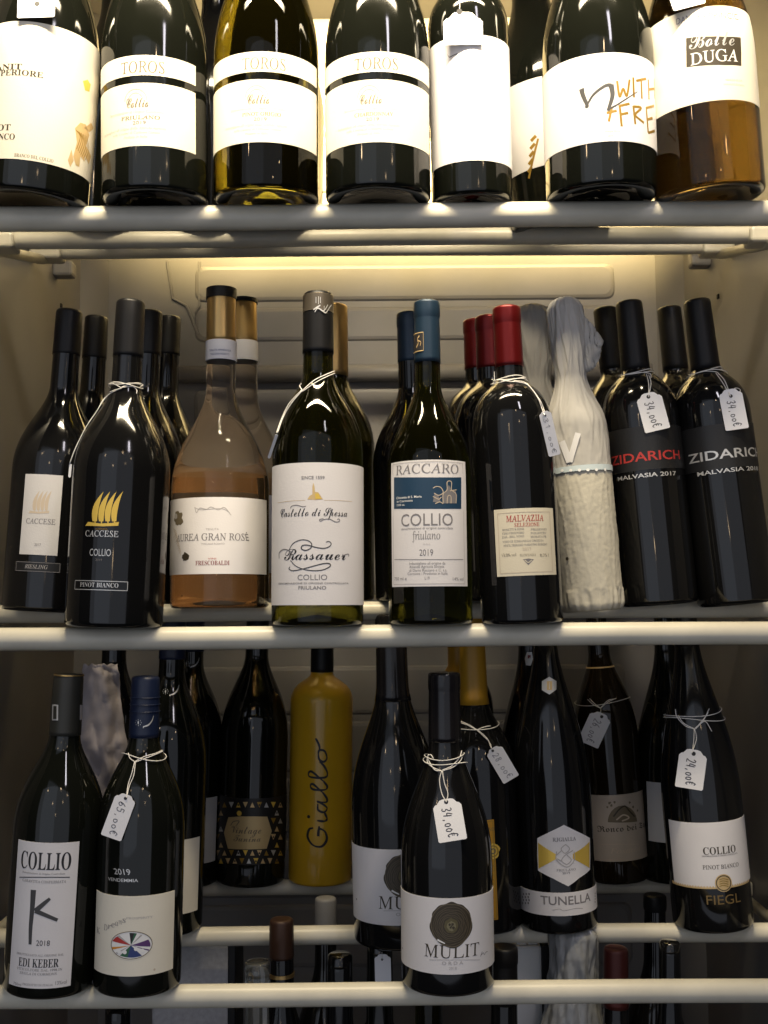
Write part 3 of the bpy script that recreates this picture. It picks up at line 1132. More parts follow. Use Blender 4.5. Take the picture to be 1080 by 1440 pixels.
# rose pair
for D, xb, tp, wd, fr_ in ((1.16, 345, (343, 425), 124, False), (1.03, 309, (311.5, 406), 137, True)):
    lab = 'pale pink wine bottle with gold neck and white label, in front of its twin' if fr_ else 'pale pink wine bottle mostly hidden behind its gold-necked twin'
    b = Bottle(lab, 'mid', D, xb, wd, 'rose', G_ROSE_W, top=tp, group=GM)
    me = b.body.data
    me.materials.append(G_ROSE_E)
    zf = b.zy(671)
    bm = bmesh.new()
    bm.from_mesh(me)
    bmesh.ops.bisect_plane(bm, geom=bm.verts[:] + bm.edges[:] + bm.faces[:], plane_co=(0, 0, zf), plane_no=(0, 0, 1))
    for f in bm.faces:
        f.material_index = 1 if f.calc_center_median().z > zf else 0
    bm.to_mesh(me)
    bm.free()
    b.capsule(360 + 312 / 2.5725, C_GOLD, ring=False)
    b.capsule(360 + 156 / 2.5725, C_BLACK, name='capsule_cap', ring=True, lip=.0012) if False else None
    nl = b.band(360 + 384 / 2.5725, 360 + 312 / 2.5725, P_WHITE, .0012, name='neck_label')
    tb = b.band(421.5, 407 if fr_ else 427, C_BLACK, .0016, name='capsule_rim')
    if fr_:
        b.lines(nl, C3, [('TENUTA AMMIRAGLIA', 762, 832, 344, 7), ('TOSCANA ROSATO', 765, 826, 358, 7)], 'sans', I_BLUE, lift=.0016)
    l = b.label(C3, None, 963, 872, 1150, P_WHITE, xm=790) if fr_ else b.label_az(R_(-110), R_(110), b.zy(808), b.zy(702), P_WHITE)
    if fr_:
        b.stroke(l, C3, [(705, 908), (712, 928), (724, 912), (748, 916), (764, 908), (790, 918), (812, 910), (836, 938)], 2.2, I_PALE)
        b.stroke(l, C3, [(705, 910), (730, 918), (800, 914), (830, 928)], 1.6, I_PALE)
        b.text(l, C3, 'TENUTA', 745, 792, 992, 7, 'sans', I_PALE)
        b.text(l, C3, 'AUREA GRAN ROSÉ', 640, 900, 1028, 24, 'serifm', I_GREY)
        b.text(l, C3, 'TOSCANA ROSATO', 728, 812, 1044, 6, 'sans', I_PALE)
        b.text(l, C3, 'FRESCOBALDI', 708, 830, 1118, 15, 'bold', I_DRED)
        b.text(l, C3, 'VINI', 752, 782, 1098, 6, 'sans', I_RED)
        b.disc(l, C3, 645, 950, 27, I_TAUPE, rough=.22)
        b.disc(l, C3, 638, 942, 10, I_PALE, lift=.0005)
        b.disc(l, C3, 672, 1088, 15, I_BROWN, rough=.2)
        for k in range(9):
            b.stroke(l, C3, [(628 + k * 3, 985 + k * 10), (640 + k * 2, 1000 + k * 9), (630 + k * 3, 1020 + k * 8)], 1.6, I_SAND, name='emblem')
    b.done()

# castle bottle
b = Bottle('bottle with only a golden neck and dark flank showing behind the white castle label', 'mid', 1.10, 468, 116, 'castello', G_OLIVE, top=(470, 430), group=GM)
b.capsule(530, C_GOLD, ring=False)
b = Bottle('olive bottle with large white label, small gold castle and flowing script', 'mid', .94, 446.5, 128, 'castello', G_OLIVE, top=(447.5, 413), group=GM)
b.capsule(498, C_BLACK, ring=False)
tp = b.band(441, 417, C_BRONZE, .0010, name='capsule_band')
for st in ([(218, 150), (218, 172)], [(226, 148), (226, 176)], [(232, 150), (232, 172)], [(210, 196), (222, 186), (232, 180)], [(214, 204), (224, 190), (242, 200), (256, 178)], [(238, 200), (250, 206), (262, 186), (268, 178)], [(244, 182), (244, 202)]):
    b.stroke(tp, C4, st, 5, I_SILV, lift=.0016)
l = b.label(CK, 70, 780, 57, 1168, P_WHITE, xm=425)
b.text(l, CK, 'SINCE 1559', 300, 478, 187, 24, 'sansb', I_GREY)
b.poly(l, CK, [(345, 345), (362, 318), (384, 305), (384, 245), (392, 215), (402, 250), (404, 285), (430, 290), (448, 318), (466, 345), (405, 350)], I_PGOLD)
b.poly(l, CK, [(404, 300), (430, 298), (452, 342), (408, 342)], I_GOLD, lift=.00055)
b.stroke(l, CK, [(118, 372), (220, 358), (330, 352)], 2.5, I_PGOLD)
b.stroke(l, CK, [(475, 352), (580, 354), (690, 362)], 2.5, I_PGOLD)
b.text(l, CK, 'Castello di Spessa', 140, 652, 474, 62, 'script', I_BLACK)
b.stroke(l, CK, [(215, 415), (225, 398), (262, 390), (310, 402), (335, 398)], 6, I_GREY)
b.stroke(l, CK, [(470, 494), (440, 502), (446, 514), (480, 500), (520, 500), (560, 520), (592, 516), (590, 498), (575, 500)], 6, I_GREY)
b.text(l, CK, 'Rassauer', 168, 640, 815, 84, 'script', I_BLACK)
b.stroke(l, CK, [(128, 805), (130, 760), (165, 735), (205, 745), (225, 770), (205, 800)], 9, I_GREY)
b.stroke(l, CK, [(205, 740), (235, 690), (290, 662), (345, 664), (378, 690), (370, 725), (330, 742), (300, 728), (310, 704), (350, 702), (410, 718), (470, 726), (515, 712), (528, 688), (510, 672), (490, 678)], lambda t: 9 - 3 * abs(2 * t - 1), I_KINK)
b.stroke(l, CK, [(215, 820), (255, 862), (320, 890), (400, 900), (470, 892), (520, 866), (515, 845), (470, 845), (400, 862), (320, 884), (240, 900), (205, 888), (212, 868)], lambda t: 9 - 3 * abs(2 * t - 1), I_KINK)
b.stroke(l, CK, [(610, 790), (640, 775), (662, 772), (664, 790)], 7, I_GREY)
b.text(l, CK, 'COLLIO', 270, 498, 972, 40, 'sans', I_GREY)
b.text(l, CK, 'DENOMINAZIONE DI ORIGINE CONTROLLATA', 125, 662, 1004, 13, 'sansb', I_GREY)
b.text(l, CK, 'FRIULANO', 277, 491, 1046, 26, 'sansb', I_GREY)
b.done()
price_tag('price card seen edge-on at the left shoulder of the gold castle label bottle', b, C4, (62, 640), (44, 722), (54, 724), (74, 636), (84, 640), [[(168, 486), (130, 530), (100, 580), (78, 640)], [(166, 484), (120, 534), (92, 590), (74, 640)], [(168, 486), (158, 470), (164, 462)], [(168, 486), (210, 450), (250, 430), (284, 416)], [(168, 490), (215, 458), (252, 438), (285, 424)]], '', group='handwritten price tags')

# blue capsule pair
b = Bottle('dark bottle just showing behind the steel-blue capsule and blue picture label', 'mid', 1.07, 585, 112, 'collio', G_BLACK, top=(575, 441), group=GM)
b.capsule(510, C_BLUE, ring=True)
b = Bottle('olive bottle with steel-blue capsule and white label carrying a dark blue picture band', 'mid', .94, 606, 117, 'collio', G_OLIVE, top=(600, 425), group=GM)
b.capsule(511, C_BLUE, ring=True)
k = b.poly(None, C4, [(573, 280), (590, 278), (607, 279), (607, 344), (590, 346), (573, 345)], I_BLACK, name='capsule_emblem', lift=.0010)
b.frame(None, C4, 573, 607, 279, 345, 3, I_PGOLD, name='capsule_emblem', lift=.0012)
b.stroke(None, C4, [(594, 290), (588, 300), (590, 316), (584, 332)], 6, I_PGOLD, name='capsule_emblem', lift=.0012)
b.stroke(None, C4, [(588, 305), (598, 312), (596, 326)], 4, I_PGOLD, name='capsule_emblem', lift=.0012)
l = b.label(C4, 492, 760, 737, 1195, P_WHITE, xm=628)
b.text(l, C4, 'RACCARO', 508, 731, 785, 33, 'serif', I_GREY)
bx = [(501 + 240 * i / 8, 801) for i in range(9)] + [(741 - 240 * i / 8, 915) for i in range(9)]
b.poly(l, C4, bx, P_BLUE, name='picture_band')
b.lines(l, C4, [('Chiesetta di S. Maria', 510, 600, 876, 8), ('in Cormons', 512, 568, 890, 8), ('1500 ca.', 512, 540, 904, 7)], 'sansb', I_WHITE, lift=.0006)
for pts in ([(676, 895), (676, 862), (688, 846), (696, 828), (706, 846), (722, 852), (722, 895)], [(640, 890), (645, 860), (660, 868), (668, 892)]):
    b.poly(l, C4, pts, I_GREY, name='picture_band', lift=.0005)
for st in ([(676, 895), (676, 862), (690, 846), (690, 820), (698, 814), (706, 820), (706, 846), (722, 862), (722, 895)], [(640, 840), (652, 834), (668, 838), (676, 856), (660, 866), (644, 858)], [(640, 870), (660, 880), (670, 872)], [(690, 895), (692, 872), (698, 866), (704, 872), (704, 895)], [(700, 850), (724, 846)], [(648, 896), (664, 890), (676, 896)]):
    b.stroke(l, C4, st, 3, I_SAND, name='picture_band', lift=.0006)
b.text(l, C4, 'COLLIO', 527, 711, 975, 42, 'sans', I_GREY)
b.text(l, C4, 'denominazione di origine controllata', 527, 711, 988, 8, 'sans', I_GREY)
b.text(l, C4, 'friulano', 567, 666, 1025, 29, 'serif', I_GREY)
b.text(l, C4, 'D.O.C.', 606, 632, 1045, 5, 'sans', I_PALE)
b.text(l, C4, '2019', 592, 641, 1084, 22, 'sans', I_GREY)
b.rule(l, C4, 503, 748, 1098, 2, I_GREY)
b.lines(l, C4, [('Imbottigliato all origine da', 556, 684, 1116, 9), ('Azienda Agricola Societa', 556, 680, 1128, 9), ('di Dario Raccaro e C. s.s.', 556, 690, 1141, 9), ('Cormons - Prodotto in Italia', 550, 692, 1153, 9), ('750 ml e', 503, 546, 1173, 11), ('L19', 611, 628, 1170, 10), ('14% vol', 711, 749, 1174, 11)], 'sans', I_GREY)
b.frame(l, C4, 498, 750, 744, 1186, 1.6, I_PALE)
b.done()

# red capsules
b = Bottle('hindmost of the three red-capped bottles standing in file', 'mid', 1.16, 684, 100, 'bord', G_BLACK, top=(668, 451), group=GM)
b.capsule(520, C_RED)
b = Bottle('middle one of the three red-capped bottles standing in file', 'mid', 1.06, 702, 106, 'bord', G_BLACK, top=(686, 446), group=GM)
b.capsule(519, C_RED)
b = Bottle('black red-capped bottle with small cream label low on its front, foremost of its file', 'mid', .94, 735, 113, 'bord', G_BLACK, top=(712, 433), group=GM)
b.capsule(517, C_RED)
l = b.label(C5, 140, 342, 870, 1103, P_CREAM, xm=240)
b.frame(l, C5, 152, 330, 884, 1092, 1.8, I_SAND)
b.text(l, C5, 'MALVAZIJA', 177, 304, 915, 21, 'serifm', I_RED)
b.text(l, C5, 'SELEZIONE', 205, 290, 933, 12, 'serifm', I_RED)
for i, (a, q) in enumerate((('MOSETTI & IGOR', 'PROIZVOD'), ('VINO VRHUNSKO', 'POLNITEV'), ('ZAL. BEL VINO', 'MORAVA PR'))):
    b.lines(l, C5, [(a, 163, 238, 947 + i * 12.5, 7), (q, 260, 314, 947 + i * 12.5, 7)], 'serifm', I_GREY)
b.lines(l, C5, [('VINO IZ IZBRANEGA GROZDJA', 165, 304, 987, 7), ('NEFILTRIRANO NARAVNO ZORENO', 168, 316, 1000, 7)], 'serifm', I_GREY)
b.text(l, C5, '2017', 232, 262, 1016, 10, 'serif', I_SAND)
b.lines(l, C5, [('13,0% vol', 162, 212, 1037, 10), ('SLOVENIJA', 224, 278, 1036, 8), ('0,75 l', 292, 322, 1037, 9)], 'serif', I_TAUPE)
b.poly(l, C5, [(234, 1047), (252, 1044), (271, 1047), (252, 1067)], I_GREY)
b.stroke(l, C5, [(240, 1049), (252, 1058), (264, 1049)], 2.5, P_CREAM, lift=.0005)
b.done()
price_tag('price card slung to the right of the foremost red-capped bottle', b, C5, (308, 550), (318, 692), (362, 682), (287, 545), (325, 537), [[(200, 432), (250, 445), (285, 490), (300, 528), (308, 550)], [(204, 430), (246, 440), (290, 494), (306, 530), (309, 550)], [(128, 440), (150, 428), (180, 432), (205, 434)], [(130, 425), (128, 412), (118, 400)], [(130, 430), (126, 418), (134, 402)]], '31,oo€', ring=[(432, .06), (440, .0), (428, -.05)])

# dark text-band bottles, back to front
for D, xb, tp, lab, wd in ((1.17, 903, (850.5, 434), 'black bottle behind the one with red letters, only capsule and flank showing', 94), (1.17, 985, (940.5, 433), 'black bottle between the red-lettered and the white-lettered ones, standing further back', 94)):
    b = Bottle(lab, 'mid', D, xb, wd, 'zid', G_BLACK, top=tp, group=GM)
    b.capsule(521, C_BLACK, ring=False)
for xb, tp, lab, m, x0, x1, yb_, cx0, cx1, y2, yr, tagk in ((927, (884, 425), 'black bottle with red letters on a black band, beside the wrapped bottle', I_RED, 541, 775, 706, 562, 762, 763, '2017', 0), (1036, (979.5, 423), 'black bottle with white letters on a black band, rightmost on the middle rack', I_SILV, 806, 1052, 698, 836, 1045, 746, '2018', 1)):
    b = Bottle(lab, 'mid', 1.03, xb, 106, 'zid', G_BLACK, top=tp, group=GM)
    b.capsule(521 if tagk == 0 else 520, C_BLACK, ring=False)
    l = b.label_az(R_(-115), R_(115), b.zy(666 if tagk == 0 else 664), b.zy(607 if tagk == 0 else 604), P_BLACK)
    b.text(l, C5, 'ZIDARICH', x0, x1, yb_, 31, 'sansb', m)
    b.text(l, C5, 'MALVASIA ' + yr, cx0, cx1, y2, 14, 'sansb', I_SILV)
    b.done()
    if tagk == 0:
        price_tag('price card hanging on the black bottle with red letters', b, C5, (667, 486), (654, 607), (745, 597), (628, 500), (708, 470), [[(668, 410), (676, 440), (667, 486)], [(660, 408), (668, 440), (668, 486)], [(600, 408), (640, 402), (672, 406), (676, 420)]], '34,oo€', ring=[(408, .05), (414, -.04)])
    else:
        price_tag('price card hanging on the black bottle with white letters', b, C5, (951, 484), (930, 601), (1015, 598), (910, 476), (986, 468), [[(905, 402), (930, 430), (951, 484)], [(900, 404), (925, 440), (950, 484)], [(951, 470), (968, 456), (984, 462), (978, 478)], [(820, 408), (860, 398), (900, 400), (912, 410)]], '34,oo€', ring=[(402, .05), (410, -.03)])

# --- wrapped bottles: tissue twisted at the top, foam net below
def wrapped(label, D, xb, tp, wd, foam, shelf='mid', group=GM, seed=1, flare=True):
    b = Bottle(label, shelf, D, xb, wd, 'zid', G_BLACK, top=tp, group=group, name='wrapped_bottle', body=False)
    zf = b.zy(660)
    n, m = 150, 190
    bm = bmesh.new()
    g = []
    for j in range(m + 1):
        t = j / m
        z = b.h * t
        row = []
        for i in range(n):
            a = 2 * PI * i / n
            base = b.R if z < b.h * .575 else b.R + (b.R * .50 - b.R) * (lambda k_: k_ * k_ * (3 - 2 * k_))(min(1, (z - b.h * .575) / (b.h * .165)))
            if z > b.h * .74:
                u = (z - b.h * .74) / (b.h * .26)
                base = b.R * (.50 + .10 * math.sin(u * PI * .8))
            if z < .006:
                base *= .86 + .14 * math.sqrt(z / .006)
            if t > .965:
                base *= math.sqrt(max(.0, 1 - ((t - .965) / .035) ** 2)) * .9 + .02
            q = Vector((math.cos(a) * 1.6, math.sin(a) * 1.6, z * 9 + seed * 5))
            up = max(0, min(1, (z - zf) / .03))
            fold = .0014 * noise.noise(q * 1.2) + .0006 * noise.noise(q * 3.4) + .0006 * (.5 - abs(noise.noise(q * 5.3)))
            cr = max(0, 1 - 7 * abs(noise.noise(Vector((q.x * 1.3 + z * 14, q.y * 1.3, q.z * .7))))) + .7 * max(0, 1 - 8 * abs(noise.noise(Vector((q.x * 2.1 - z * 25, q.y * 2.1, q.z * .9 + 9)))))
            fold += .0010 * cr
            gather = max(0, 1 - abs(z - b.h * .70) / (b.h * .12))
            fold += gather * .0005 * (abs(math.sin(a * 5 + z * 30 + 4 * noise.noise(q * 1.5))) - .5)
            neckf = max(0, min(1, (z - b.h * .72) / .02))
            fold += neckf * .0017 * noise.noise(Vector((math.cos(a) * 3, math.sin(a) * 3, z * 22 + seed)))
            bub = .00022 * noise.noise(Vector((math.cos(a) * 9, math.sin(a) * 9, z * 330))) * (1 - up)
            low = (1 - up) * .0003 * noise.noise(q * 5)
            crease = .0018 * noise.noise(q * 5) * (1 if z < .02 else 0)
            if foam:
                r = base + up * fold + (1 - up) * (.0012 + bub + low + .0005 * cr) + crease
            else:
                r = base + fold
            row.append(bm.verts.new((r * math.cos(a), r * math.sin(a), z)))
        g.append(row)
    for j in range(m):
        for i in range(n):
            f = bm.faces.new((g[j][i], g[j][(i + 1) % n], g[j + 1][(i + 1) % n], g[j + 1][i]))
            f.material_index = 1 if (foam and (j + .5) / m * b.h < zf) else 0
    bm.faces.new(g[m])
    bm.faces.new(g[0][::-1])
    link('wrapping', bm, [TISSUE, FOAM], b.root)
    if flare:
        # loose paper flap thrown off to the right of the neck
        bm = bmesh.new()
        L = [(392, 165), (430, 190), (470, 235), (510, 295)]
        Rr = [(440, 395), (470, 395), (490, 370), (500, 330)]
        nn = 40
        gg = []
        for i in range(nn + 1):
            t = i / nn
            P = []
            for S in (L, Rr):
                q = spline(S, 10)
                P.append(q[min(len(q) - 1, int(t * (len(q) - 1)))])
            row = []
            for k in range(17):
                v = k / 16
                x, y = P[0][0] + (P[1][0] - P[0][0]) * v, P[0][1] + (P[1][1] - P[0][1]) * v
                d = D - .006 - .004 * math.sin(PI * v) + .002 * noise.noise(Vector((t * 4, v * 4, seed))) + .0014 * noise.noise(Vector((t * 11, v * 7, seed)))
                x += 8 * noise.noise(Vector((t * 9, v * 2, 2.0))) * v
                y += 9 * noise.noise(Vector((t * 9, v * 2, 7.0))) * v
                row.append(bm.verts.new(b.Mi @ at(*cp(C5, x, y), d)))
            gg.append(row)
        for i in range(nn):
            for k in range(16):
                bm.faces.new((gg[i][k], gg[i + 1][k], gg[i + 1][k + 1], gg[i][k + 1]))
        o = link('loose_flap', bm, TISSUE, b.root)
        s_ = o.modifiers.new('s', 'SOLIDIFY')
        s_.thickness = .0012
    return b


wrapped('bottle rolled in thin grey tissue, half hidden behind the foam-netted one', 1.16, 758, (748, 428), 92, False, seed=4, flare=False)
b = wrapped('bottle wrapped in pale foam net and twisted tissue paper on the middle rack', 1.0, 833, (793, 418), 84, True, seed=2)
l = b.band(667, 659, mat('tape_pale_blue', (0.50, 0.58, 0.62), .4), .0024, name='tape_band')
for k in range(7):
    b.disc(l, C5, 375 + k * 27, 741 - k * .5, 5, I_WHITE, name='tape_dots', lift=.0027)
b.stroke(None, C5, [(372, 640), (386, 680), (398, 712)], 22, I_MARK, name='printed_mark', lift=.0021)
b.stroke(None, C5, [(424, 612), (410, 664), (398, 712)], 18, I_MARK, name='printed_mark', lift=.0021)
b.disc(None, C5, 392, 1045, 6, I_BROWN, name='spot', lift=.0022)
b.done()

# ================================================================== lower rack
b = Bottle('dark bottle with black brush letter on a tall white label, leftmost on the lower rack', 'low', .94, 69, 124, 'burgh', G_GREEN, top=(97, 948), group=GL)
b.capsule(1033, C_GREY, ring=False)
b.band(950, 948, C_GOLD, .001, name='capsule_rim')
b.poly(None, C6, [(193, 285), (202, 284), (213, 286), (212, 342), (202, 342), (192, 342)], I_SILV, name='capsule_emblem', lift=.0009)
b.poly(None, C6, [(197, 290), (208, 290), (207, 337), (196, 337)], C_GREY, name='capsule_emblem', lift=.0011)
b.poly(None, C6, [(286, 286), (297, 287), (296, 340), (285, 340)], I_PALE, name='capsule_emblem', lift=.0009)
l = b.label(C6, 50, 270, 785, 1312, P_WHITE, xm=165)
b.text(l, C6, 'COLLIO', 76, 255, 883, 58, 'bold', I_BLACK)
b.lines(l, C6, [('Denominazione di Origine Controllata', 82, 235, 900, 6), ('GARANTITA CONFERMATA', 82, 238, 931, 9), ('IMBOTTIGLIATO ALL ORIGINE DAL', 62, 230, 1196, 7), ('VITICOLTORE DAL 1998 IN', 62, 224, 1250, 8), ('ZEGLA DI CORMONS', 72, 204, 1264, 8), ('PRODOTTO IN ITALIA', 82, 190, 1303, 7)], 'serifm', I_GREY)
b.rule(l, C6, 72, 252, 909, 3, I_BLACK)
b.stroke(l, C6, [(122, 955), (118, 1020), (112, 1090), (110, 1152)], lambda t: 20 - 9 * t, I_KINK, lift=.0005)
b.stroke(l, C6, [(181, 986), (160, 1004), (128, 1032)], lambda t: 10 + 8 * t, I_KINK, lift=.0005)
b.stroke(l, C6, [(128, 1030), (165, 1046), (208, 1064)], lambda t: 16 - 5 * t, I_KINK, lift=.0005)
b.text(l, C6, '2018', 131, 180, 1157, 18, 'ital', I_BLACK)
b.text(l, C6, 'EDI KEBER', 68, 211, 1236, 28, 'bold', I_BLACK)
b.lines(l, C6, [('750ml', 50, 78, 1300, 9), ('13%vol', 200, 240, 1296, 12)], 'sans', I_GREY)
b.done()

# blue screw caps, file of three
def moon(b, x, y, k=1.0):
    b.disc(None, C6, x, y, 6 * k, I_SILV, name='cap_emblem', lift=.0010)
    for a in range(0, 360, 45):
        b.disc(None, C6, x + 10 * k * math.cos(R_(a)), y + 10 * k * math.sin(R_(a)), 2.2 * k, I_SILV, name='cap_emblem', lift=.0010, n=8)
    b.stroke(None, C6, [(x + 16 * k, y + 15 * k), (x + 34 * k, y + 8 * k), (x + 46 * k, y - 8 * k), (x + 51 * k, y - 25 * k)], lambda t: (1 + 6 * math.sin(PI * (t * .75 + .1))) * k, I_SILV, name='cap_emblem', lift=.0010)
    b.disc(None, C6, x + 17 * k, y + 16 * k, 4 * k, I_SILV, name='cap_emblem', lift=.0011, n=10)


for D, xb, axp, tp, wd, lab, mo, lb in ((1.28, 259, (270, 930), None, 95, 'hindmost of the three blue-capped bottles in file', (676, 136, .85), (734, 781, 622, 855)),
                                        (1.10, 229, (241, 960), None, 108, 'middle one of the three blue-capped bottles in file', (600, 237, .9), (660, 717, 770, 1036)),
                                        (.94, 193, None, (205, 951), 120, 'green bottle with navy screw cap and colour wheel on its white label', (502, 350, 1.0), None)):
    b = Bottle(lab, 'low', D, xb, wd, 'burgh', G_GREEN, top=tp, axis=axp, h=.315, group=GL)
    zcap = b.h * .845 if tp is None else b.zy(1036)
    b.capsule(zcap / b.h, C_NAVY, ring=False, name='screw_cap')
    for q in (.018, .024, .030):
        z = b.h - q
        bm = bmesh.new()
        tube(bm, [b.pt(2 * PI * i / 40, z, .0007) for i in range(40)], .0006, 6, closed=True)
        link('cap_ridge', bm, C_NAVY, b.root)
    moon(b, *mo)
    if lb:
        l = b.label(C6, lb[0], lb[1], lb[2], lb[3], P_IVORY if D < 1.2 else P_GREY, xm=(lb[0] + lb[1]) / 2)
    else:
        b.text(None, C6, '2019', 412, 471, 900, 20, 'serifm', I_SILV)
        b.text(None, C6, 'VENDEMMIA', 392, 500, 926, 11, 'sansb', I_SILV)
        l = b.label(C6, 346, 627, 978, 1268, P_IVORY, xm=485)
        for i, ch in enumerate('K.Dreams'):
            if ch != '.':
                b.text(l, C6, ch, 352 + i * 13, 364 + i * 13, 1112 - i * 5.5, 20, 'serif', I_GREY)
        b.text(l, C6, 'PROSPERITY', 458, 552, 1060, 7, 'sans', I_PALE)
        cx, cy_, rx, ry = 474, 1155, 72, 46
        b.disc(l, C6, cx, cy_, rx, I_WHITE, ry=ry, name='colour_wheel', n=36)
        for a0, a1, m in ((-28, 6, I_VIOLET), (200, 226, I_RED), (160, 172, I_ORANGE), (226, 234, I_PALE), (266, 280, I_BLACK), (280, 288, I_GREEN), (100, 124, I_GREEN), (56, 100, I_BLUE), (300, 306, I_PALE), (135, 142, I_PALE), (20, 26, I_VIOLET)):
            b.poly(l, C6, [(cx, cy_)] + [(cx + rx * .97 * math.cos(R_(a0 + (a1 - a0) * q / 5)), cy_ + ry * .97 * math.sin(R_(a0 + (a1 - a0) * q / 5))) for q in range(6)], m, name='colour_wheel', lift=.0005)
        b.arcs(l, C6, cx, cy_, rx, 2.5, I_TAUPE, ry=ry, name='colour_wheel', lift=.0006)
        for q in ((432, 1178), (452, 1180), (492, 1168), (514, 1174)):
            b.disc(l, C6, q[0], q[1], 7, I_WHITE, name='colour_wheel', lift=.0006, n=12)
        b.disc(l, C6, 558, 1243, 4, I_SAND, name='stain', n=8)
    b.done()
price_tag('price card leaning left on the foremost blue-capped bottle', b, C6, (457, 622), (368, 752), (440, 778), (422, 606), (494, 634), [[(487, 492), (478, 530), (464, 575), (457, 622)], [(490, 492), (484, 540), (468, 580), (458, 622)], [(487, 492), (470, 478), (464, 460)], [(487, 492), (520, 474), (560, 462), (588, 450)], [(488, 494), (525, 480), (566, 464), (588, 454)]], '65,oo€', ring=[(468, -.10)])

# tissue-wrapped bottle behind the two
b = Bottle('dark bottle in creased lilac tissue behind the two leftmost bottles of the lower rack', 'low', 1.12, 150, 100, 'burgh', G_BLACK, axis=(160, 940), h=.33, group=GL, name='wrapped_bottle')
b.capsule(.86, C_BLACK, ring=False)
bm = bmesh.new()
gg = []
ol = [((302, 140), (424, 138)), ((300, 190), (432, 185)), ((296, 300), (438, 280)), ((293, 400), (450, 380)), ((296, 470), (462, 450)), ((310, 560), (458, 540)), ((340, 640), (430, 640)), ((362, 690), (400, 690))]
La, Ra = spline([p for p, q in ol], 6), spline([q for p, q in ol], 6)
for i, (p, q) in enumerate(zip(La, Ra)):
    row = []
    for k in range(31):
        v = k / 30
        V = Vector((i * .16, v * 3.2, 3))
        d = 1.045 - .016 * math.sin(PI * v) + .009 * noise.noise(V) + .005 * (.5 - abs(noise.noise(V * 1.5))) + .0012 * (.5 - abs(noise.noise(V * 4.1)))
        e = 9 * noise.noise(Vector((v * 9, 4.0, 1))) * max(0, 1 - i / 10)
        row.append(bm.verts.new(b.Mi @ at(*cp(C6, p[0] + (q[0] - p[0]) * v + 4 * noise.noise(Vector((i * .5, v, 6))), p[1] + (q[1] - p[1]) * v + e), d)))
    gg.append(row)
for i in range(len(La) - 1):
    for k in range(30):
        bm.faces.new((gg[i][k], gg[i + 1][k], gg[i + 1][k + 1], gg[i][k + 1]))
o = link('tissue_wrap', bm, LILAC, b.root)
s_ = o.modifiers.new('s', 'SOLIDIFY')
s_.thickness = .001

# lattice label
b = Bottle('black bottle with gold lattice band and pale six-sided plaque on the lower rack', 'low', 1.28, 352, 95, 'burgh', G_GREEN, axis=(361, 930), h=.325, group=GL)
b.capsule(.86, C_BLACK, ring=False)
l = b.label(C6, None, None, 625, 866, P_BLACK, xm=905, name='lattice_label')
for row in range(8):
    y0 = 634 + row * 29
    for k in range(-1, 12):
        x0 = 776 + k * 25 + (row % 2) * 12.5
        if not (785 < x0 + 12 < 1024) or (808 < x0 + 12 < 985 and 672 < y0 + 12 < 812):
            continue
        up = (k + row) % 2
        pts = [(x0 + 4, y0 + 23), (x0 + 20, y0 + 23), (x0 + 12, y0 + 4)] if up else [(x0 + 3, y0 + 3), (x0 + 21, y0 + 3), (x0 + 12, y0 + 24)]
        m = (I_PGOLD, I_SILV, I_PGOLD, I_DGOLD, I_GOLD)[(k * 3 + row * 2) % 5]
        b.poly(l, C6, pts, m, name='lattice')
        if (k + row) % 3 == 0:
            b.disc(l, C6, x0 + 12, y0 + 14, 3.4, I_BLACK, name='lattice', lift=.0005, n=8)
b.poly(l, C6, [(812, 748), (828, 692), (870, 689), (920, 689), (966, 690), (982, 742), (964, 806), (920, 808), (870, 808), (826, 806)], P_FOILED, name='plaque', lift=.0006)
b.text(l, C6, 'Vintage', 838, 944, 752, 27, 'script', I_TAUPE, lift=.0008)
b.text(l, C6, 'Tunina', 846, 942, 781, 22, 'script', I_TAUPE, lift=.0008)
b.stroke(l, C6, [(836, 722), (846, 708), (866, 706), (856, 722)], 3, I_TAUPE, lift=.0008)
b.disc(l, C6, 866, 678, 9, I_GOLD, name='lattice', lift=.0006)
b.done()

# yellow lacquered bottle
b = Bottle('slim yellow lacquered bottle with upright black handwriting', 'low', 1.28, 450, 88, 'giallo', G_GIALLO, axis=(453, 930), h=.305, group=GL)
b.capsule(945, C_BLACK, ring=False)
def gl(t, h):
    return (258 - 82 * h, 806 - 405 * t)
for st, wd in (([(.185, .62), (.17, .80), (.10, .86), (.03, .62), (.02, .25), (.08, .03), (.15, .10), (.175, .36), (.11, .40), (.20, .36)], 8),
               ([(.25, .45), (.245, .12), (.27, .02), (.32, .12)], 7), ([(.40, .42), (.345, .40), (.325, .14), (.365, .02), (.41, .30), (.42, .44), (.415, .06), (.45, .03), (.50, .2)], 7),
               ([(.50, .20), (.575, .62), (.56, .74), (.53, .62), (.525, .12), (.555, .01), (.60, .16)], 7), ([(.60, .16), (.685, .66), (.675, .82), (.64, .74), (.635, .12), (.67, .0), (.73, .12), (.78, .34)], 7),
               ([(.86, .40), (.80, .36), (.775, .16), (.81, .02), (.87, .12), (.88, .34), (.85, .40), (.90, .34), (.95, .42), (.985, .52)], 7)):
    b.stroke(None, C7, [gl(*p) for p in st], lambda t, w_=wd: w_ * (.65 + .5 * abs(math.sin(t * 9))), I_BLACK, lift=.00025)
b.disc(None, C7, *gl(.285, .82), 6, I_BLACK, name='lettering', lift=.00025, n=10)
b.done()

